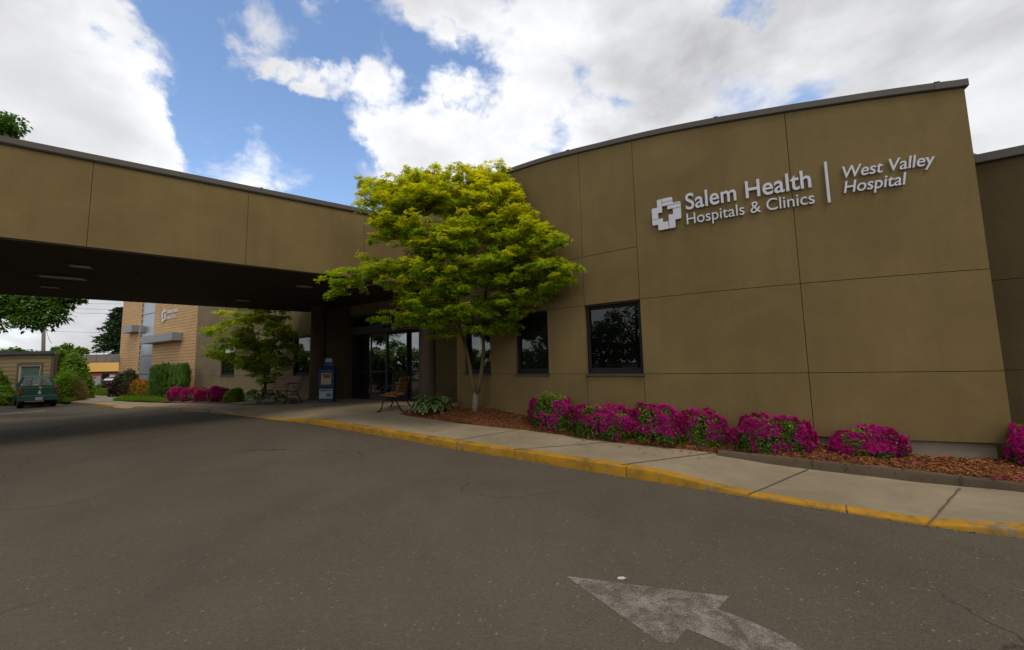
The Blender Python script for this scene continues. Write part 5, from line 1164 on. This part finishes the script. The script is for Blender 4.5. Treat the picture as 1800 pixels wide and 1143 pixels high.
def far_shop():
    y = 66; P = lambda px, py: ondepth(px, py, y); x0, x1 = P(88, 650)[0], P(300, 650)[0]; t = thing('shop_building', 'grey parapet shop building with a wide yellow awning band far behind', 'building', ((x0+x1)/2, y, 0)); z = lambda py: P(150, py)[2]
    m = MB(); m.box(((x0+x1)/2, y+6, (z(637)-.4)/2), (x1-x0, 12, z(637)+.4)); m.build('wall', plain('shop_wall', (.32, .24, .14), .8, .15, 1), t)
    m = MB(); m.box(((x0+x1)/2, y+5.8, (z(624)+z(637))/2), (x1-x0+.2, 12.6, z(624)-z(637)-.01)); 
    for x in np.arange(x0, x1, 1.6): m.box((x, y-.53, (z(624)+z(637))/2), (.06, .06, z(624)-z(637)-.02))
    m.build('parapet', plain('grey_metal_parapet', (.16, .145, .125), .6, .1, 1), t)
    m = MB(); m.hexa([(x0, y-2.6, z(654)), (x1, y-2.6, z(654)), (x1, y-.02, z(654)), (x0, y-.02, z(654)), (x0, y-2.2, z(638.5)), (x1, y-2.2, z(638.5)), (x1, y-.02, z(638.5)), (x0, y-.02, z(638.5))]); m.build('awning', plain('yellow_awning', (.62, .36, .085), .7, .05, 1), t)
    for px in (132, 149, 165): m = MB(); q = P(px, 638); m.box((q[0], y-2.3, q[2]+.12), (.55, .2, .22)); m.build('awning_lamp', flat('lamp_white', (.6, .58, .52), .5), t)
    for a, b in ((148, 158), (180, 200)): m = MB(); q, r = P(a, 660), P(b, 660); m.box(((q[0]+r[0])/2, y-.03, z(668)), (r[0]-q[0], .05, z(658)-z(678))); m.build('shop_window', M['glass'], t)
far_shop()
def monument():
    y = 40; P = lambda px, py: ondepth(px, py, y); a, b = P(161, 690), P(175, 658); w = b[0]-a[0]; c = (a[0]+b[0])/2; zb = -.15; t = thing('street_sign_board', 'upright grey sign board with a red top, beside the far entrance path', 'sign', (c, y, zb))
    m = MB(); m.box((c, y, (P(168, 684)[2]+P(168, 660)[2])/2), (w, .3, P(168, 660)[2]-P(168, 684)[2])); m.build('panel', flat('sign_grey', (.36, .35, .33), .6), t)
    m = MB(); m.box((c, y, P(168, 659)[2]), (w*1.08, .34, .2)); m.build('cap', flat('sign_red', (.42, .03, .02), .5), t)
    m = MB(); m.box((c-w*.49, y-.01, (zb+P(168, 660)[2])/2), (.1, .33, P(168, 660)[2]-zb)); m.box((c+w*.25, y+.02, (zb+P(168, 684)[2])/2), (.2, .2, P(168, 684)[2]-zb)); m.build('post', flat('sign_maroon', (.12, .03, .05), .6), t)
    m = MB(); 
    for i, l in ((0, .7), (1, .5), (2, .6)): m.box((c-w*.02, y-.153, P(168, 662.5+i*1.6)[2]), (w*l, .006, .05))
    m.build('lettering', flat('sign_ink', (.10, .09, .10), .6), t)
monument()
def vehicle(kind, label, px0, px1, ytop, y, colr, stripe=None):
    P = lambda px, py: ondepth(px, py, y); a, b = P(px0, 680), P(px1, 680); c = (a[0]+b[0])/2; w = b[0]-a[0]; zg = -.15; h = P((px0+px1)/2, ytop)[2]-zg; t = thing(kind, label, 'ambulance' if stripe else 'car', (c, y, zg)); t0 = np.array([c, y, zg])
    B = lambda mb, n, mat, **k: mb.build(n, mat, t, world=False, **k); L = w*2; pa = flat('paint_'+kind, colr, .3); m = MB()
    if stripe:
        m.hexa([(-w/2, .9, .45), (w/2, .9, .45), (w/2, L, .45), (-w/2, L, .45), (-w/2, .9, h), (w/2, .9, h), (w/2, L, h), (-w/2, L, h)]); m.hexa([(-w*.46, 0, .45), (w*.46, 0, .45), (w*.46, .89, .45), (-w*.46, .89, .45), (-w*.46, .05, h*.52), (w*.46, .05, h*.52), (w*.44, .89, h*.85), (-w*.44, .89, h*.85)])
        B(m, 'body', pa, bevel=.05); m = MB(); m.hexa([(-w*.40, .13, h*.54), (w*.40, .13, h*.54), (w*.40, .20, h*.54), (-w*.40, .20, h*.54), (-w*.38, .70, h*.80), (w*.38, .70, h*.80), (w*.38, .8, h*.80), (-w*.38, .8, h*.80)]); B(m, 'windscreen', M['glass'])
        m = MB(); m.box((0, .88, h*.965), (w*1.01, .06, h*.07)); m.box((0, .02, h*.47), (w*.94, .05, h*.07)); B(m, 'stripe', flat('stripe_red', stripe, .4)); m = MB(); m.box((0, .0, .55), (w*.5, .06, .3)); B(m, 'grille', M['black'])
    else:
        m.hexa([(-w/2, 0, .3), (w/2, 0, .3), (w/2, L*1.2, .3), (-w/2, L*1.2, .3), (-w/2, .05, h*.6), (w/2, .05, h*.6), (w/2, L*1.2, h*.6), (-w/2, L*1.2, h*.6)]); B(m, 'body', pa, bevel=.08)
        m = MB(); m.hexa([(-w*.46, L*.3, h*.6), (w*.46, L*.3, h*.6), (w*.46, L*1.0, h*.6), (-w*.46, L*1.0, h*.6), (-w*.36, L*.45, h), (w*.36, L*.45, h), (w*.36, L*.9, h), (-w*.36, L*.9, h)]); B(m, 'cabin', M['glass'], bevel=.04)
    for s in (-1, 1):
        m = MB(); m.box((s*w*.38, -.01, h*.40), (w*.16, .06, h*.09)); B(m, 'headlight', flat('headlamp', (.6, .6, .55), .2))
        for yy in (L*.2, L*.85): wheel(t, s*w*.42, yy, .36, .24, s)
vehicle('ambulance', 'white ambulance with red stripes parked beyond the far entrance path', 177, 200, 657.5, 47, (.55, .54, .56), (.40, .03, .04))
vehicle('parked_car', 'small grey car parked beyond the path, left of the red topped sign', 149, 161, 667, 44, (.20, .22, .27))
def low_wall():
    y = 34; P = lambda px, py: ondepth(px, py, y); a, b = P(179, 690), P(200, 690); t = thing('low_wall', 'low reddish brick planter wall left of the dark purple shrub', 'wall', ((a[0]+b[0])/2, y, -.1)); m = MB(); zt = P(188, 684.5)[2]; m.box(((a[0]+b[0])/2, y, (zt-.2)/2), (b[0]-a[0], .3, zt+.2)); m.build('brickwork', plain('low_brick', (.22, .12, .07), .85, .3, 6), t)
    m = MB(); m.box(((a[0]+b[0])/2, y, zt+.04), (b[0]-a[0]+.1, .4, .08)); m.build('cap', plain('wall_cap', (.26, .13, .10), .8), t)
low_wall()
def utility():
    y = 41; b = ondepth(75.5, 680, y); b[2] = -.2; top = ondepth(79, 470, y); t = thing('utility_pole', 'weathered wooden utility pole rising behind the tan siding building', 'utility pole', b); m = MB(); m.tube([b, (b+top)/2, top], [.16, .14, .12], 12); m.build('pole', plain('pole_wood', (.22, .19, .17), .9, .2, 3), t, smooth=True)
    m = MB(); q = top-np.array([0, 0, 1.0]); m.box((q[0], q[1]-.25, q[2]), (.16, .14, 2.6), rz=.3, rx=math.pi/2); m.build('crossarm', M['bark_dark'], t)
    lines = (((-60, 521), (330, 531), 'topmost of the thin wires crossing the sky gap'), ((-60, 530), (330, 541), 'second wire from the top in the sky gap'), ((-60, 538), (330, 548), 'third wire from the top in the sky gap, lowest of the upper bunch'), ((-60, 571), (330, 582), 'lone wire across the sky gap at mid height'), ((-60, 607), (330, 616), 'lowest wire across the sky gap, just above the roofs'))
    for p, q, l in lines:
        a, c = ondepth(*p, 41.3), ondepth(*q, 52); o = MB(); o.tube([a+(c-a)*u+np.array([0, 0, -.5*4*u*(1-u)]) for u in np.linspace(0, 1, 24)], .014, 5, cap=False); tag(o.build('overhead_wire', M['black']), l, 'wire', 'overhead wires')
    a, c = top-np.array([0, 0, 2.]), ondepth(91, 604, 27); o = MB(); o.tube([a+(c-a)*u+np.array([0, 0, -1.2*4*u*(1-u)]) for u in np.linspace(0, 1, 20)], .014, 5, cap=False); tag(o.build('service_wire', M['black']), 'sagging wire dropping from the utility pole to the roof mast', 'wire')
utility()
# ------------------------------------------------------------------ small litter
def litter():
    global rng
    rng = np.random.default_rng(77); P = []
    for px, py, s, n in ((968, 757, 30, 10), (1060, 775, 50, 14), (1150, 783, 50, 14), (1240, 792, 50, 16), (1350, 803, 60, 18), (1530, 812, 60, 14), (1770, 838, 40, 22)):
        for _ in range(n):
            x, y = px+rng.normal(0, s), py+abs(rng.normal(0, 5)); q = onz(x, y, .2); z = bed_z(q[0], q[1]); g = BEDG.reshape(-1, 3); d = np.min(np.hypot(g[:, 0]-q[0], g[:, 1]-q[1])); q = onz(x, y, z) if d < .08 else onwalk(x, y); q[2] += .012; P.append(q)
    P = np.array(P); o = leafmesh('fallen_petals', P, np.tile([0, 0, 1.], (len(P), 1)), rng.uniform(.03, .055, len(P)), M['petal'], None, 'flower', .15, np.zeros(len(P))); o['kind'] = 'stuff'
    p = ong(1092, 1017.5); m = MB(); m.prism([(p[0]-.03, p[1]-.01), (p[0]+.0, p[1]-.018), (p[0]+.032, p[1]-.006), (p[0]+.02, p[1]+.014), (p[0]-.018, p[1]+.012)], .003, .007); tag(m.build('paper_scrap', flat('scrap_white', (.5, .48, .42), .8)), 'small pale scrap lying on the asphalt just above the painted arrow', 'litter')
    i = rng.integers(0, len(KP), 2600); q = KP[i]+KN[i]*(-np.abs(rng.normal(0, .05, (2600, 1)))-.004)+KT[i]*rng.uniform(-.1, .1, (2600, 1)); P = np.c_[q, G(q[:, 0], q[:, 1])+.006]
    o = leafmesh('gutter_grit', P, np.tile([0, 0, 1.], (len(P), 1)), rng.uniform(.008, .028, len(P)), M['grit'], None, 'chip', .5); o['kind'] = 'stuff'
M['grit'] = leafmat('grit', (.05, .04, .025), (.24, .19, .12), None, .0)
litter()
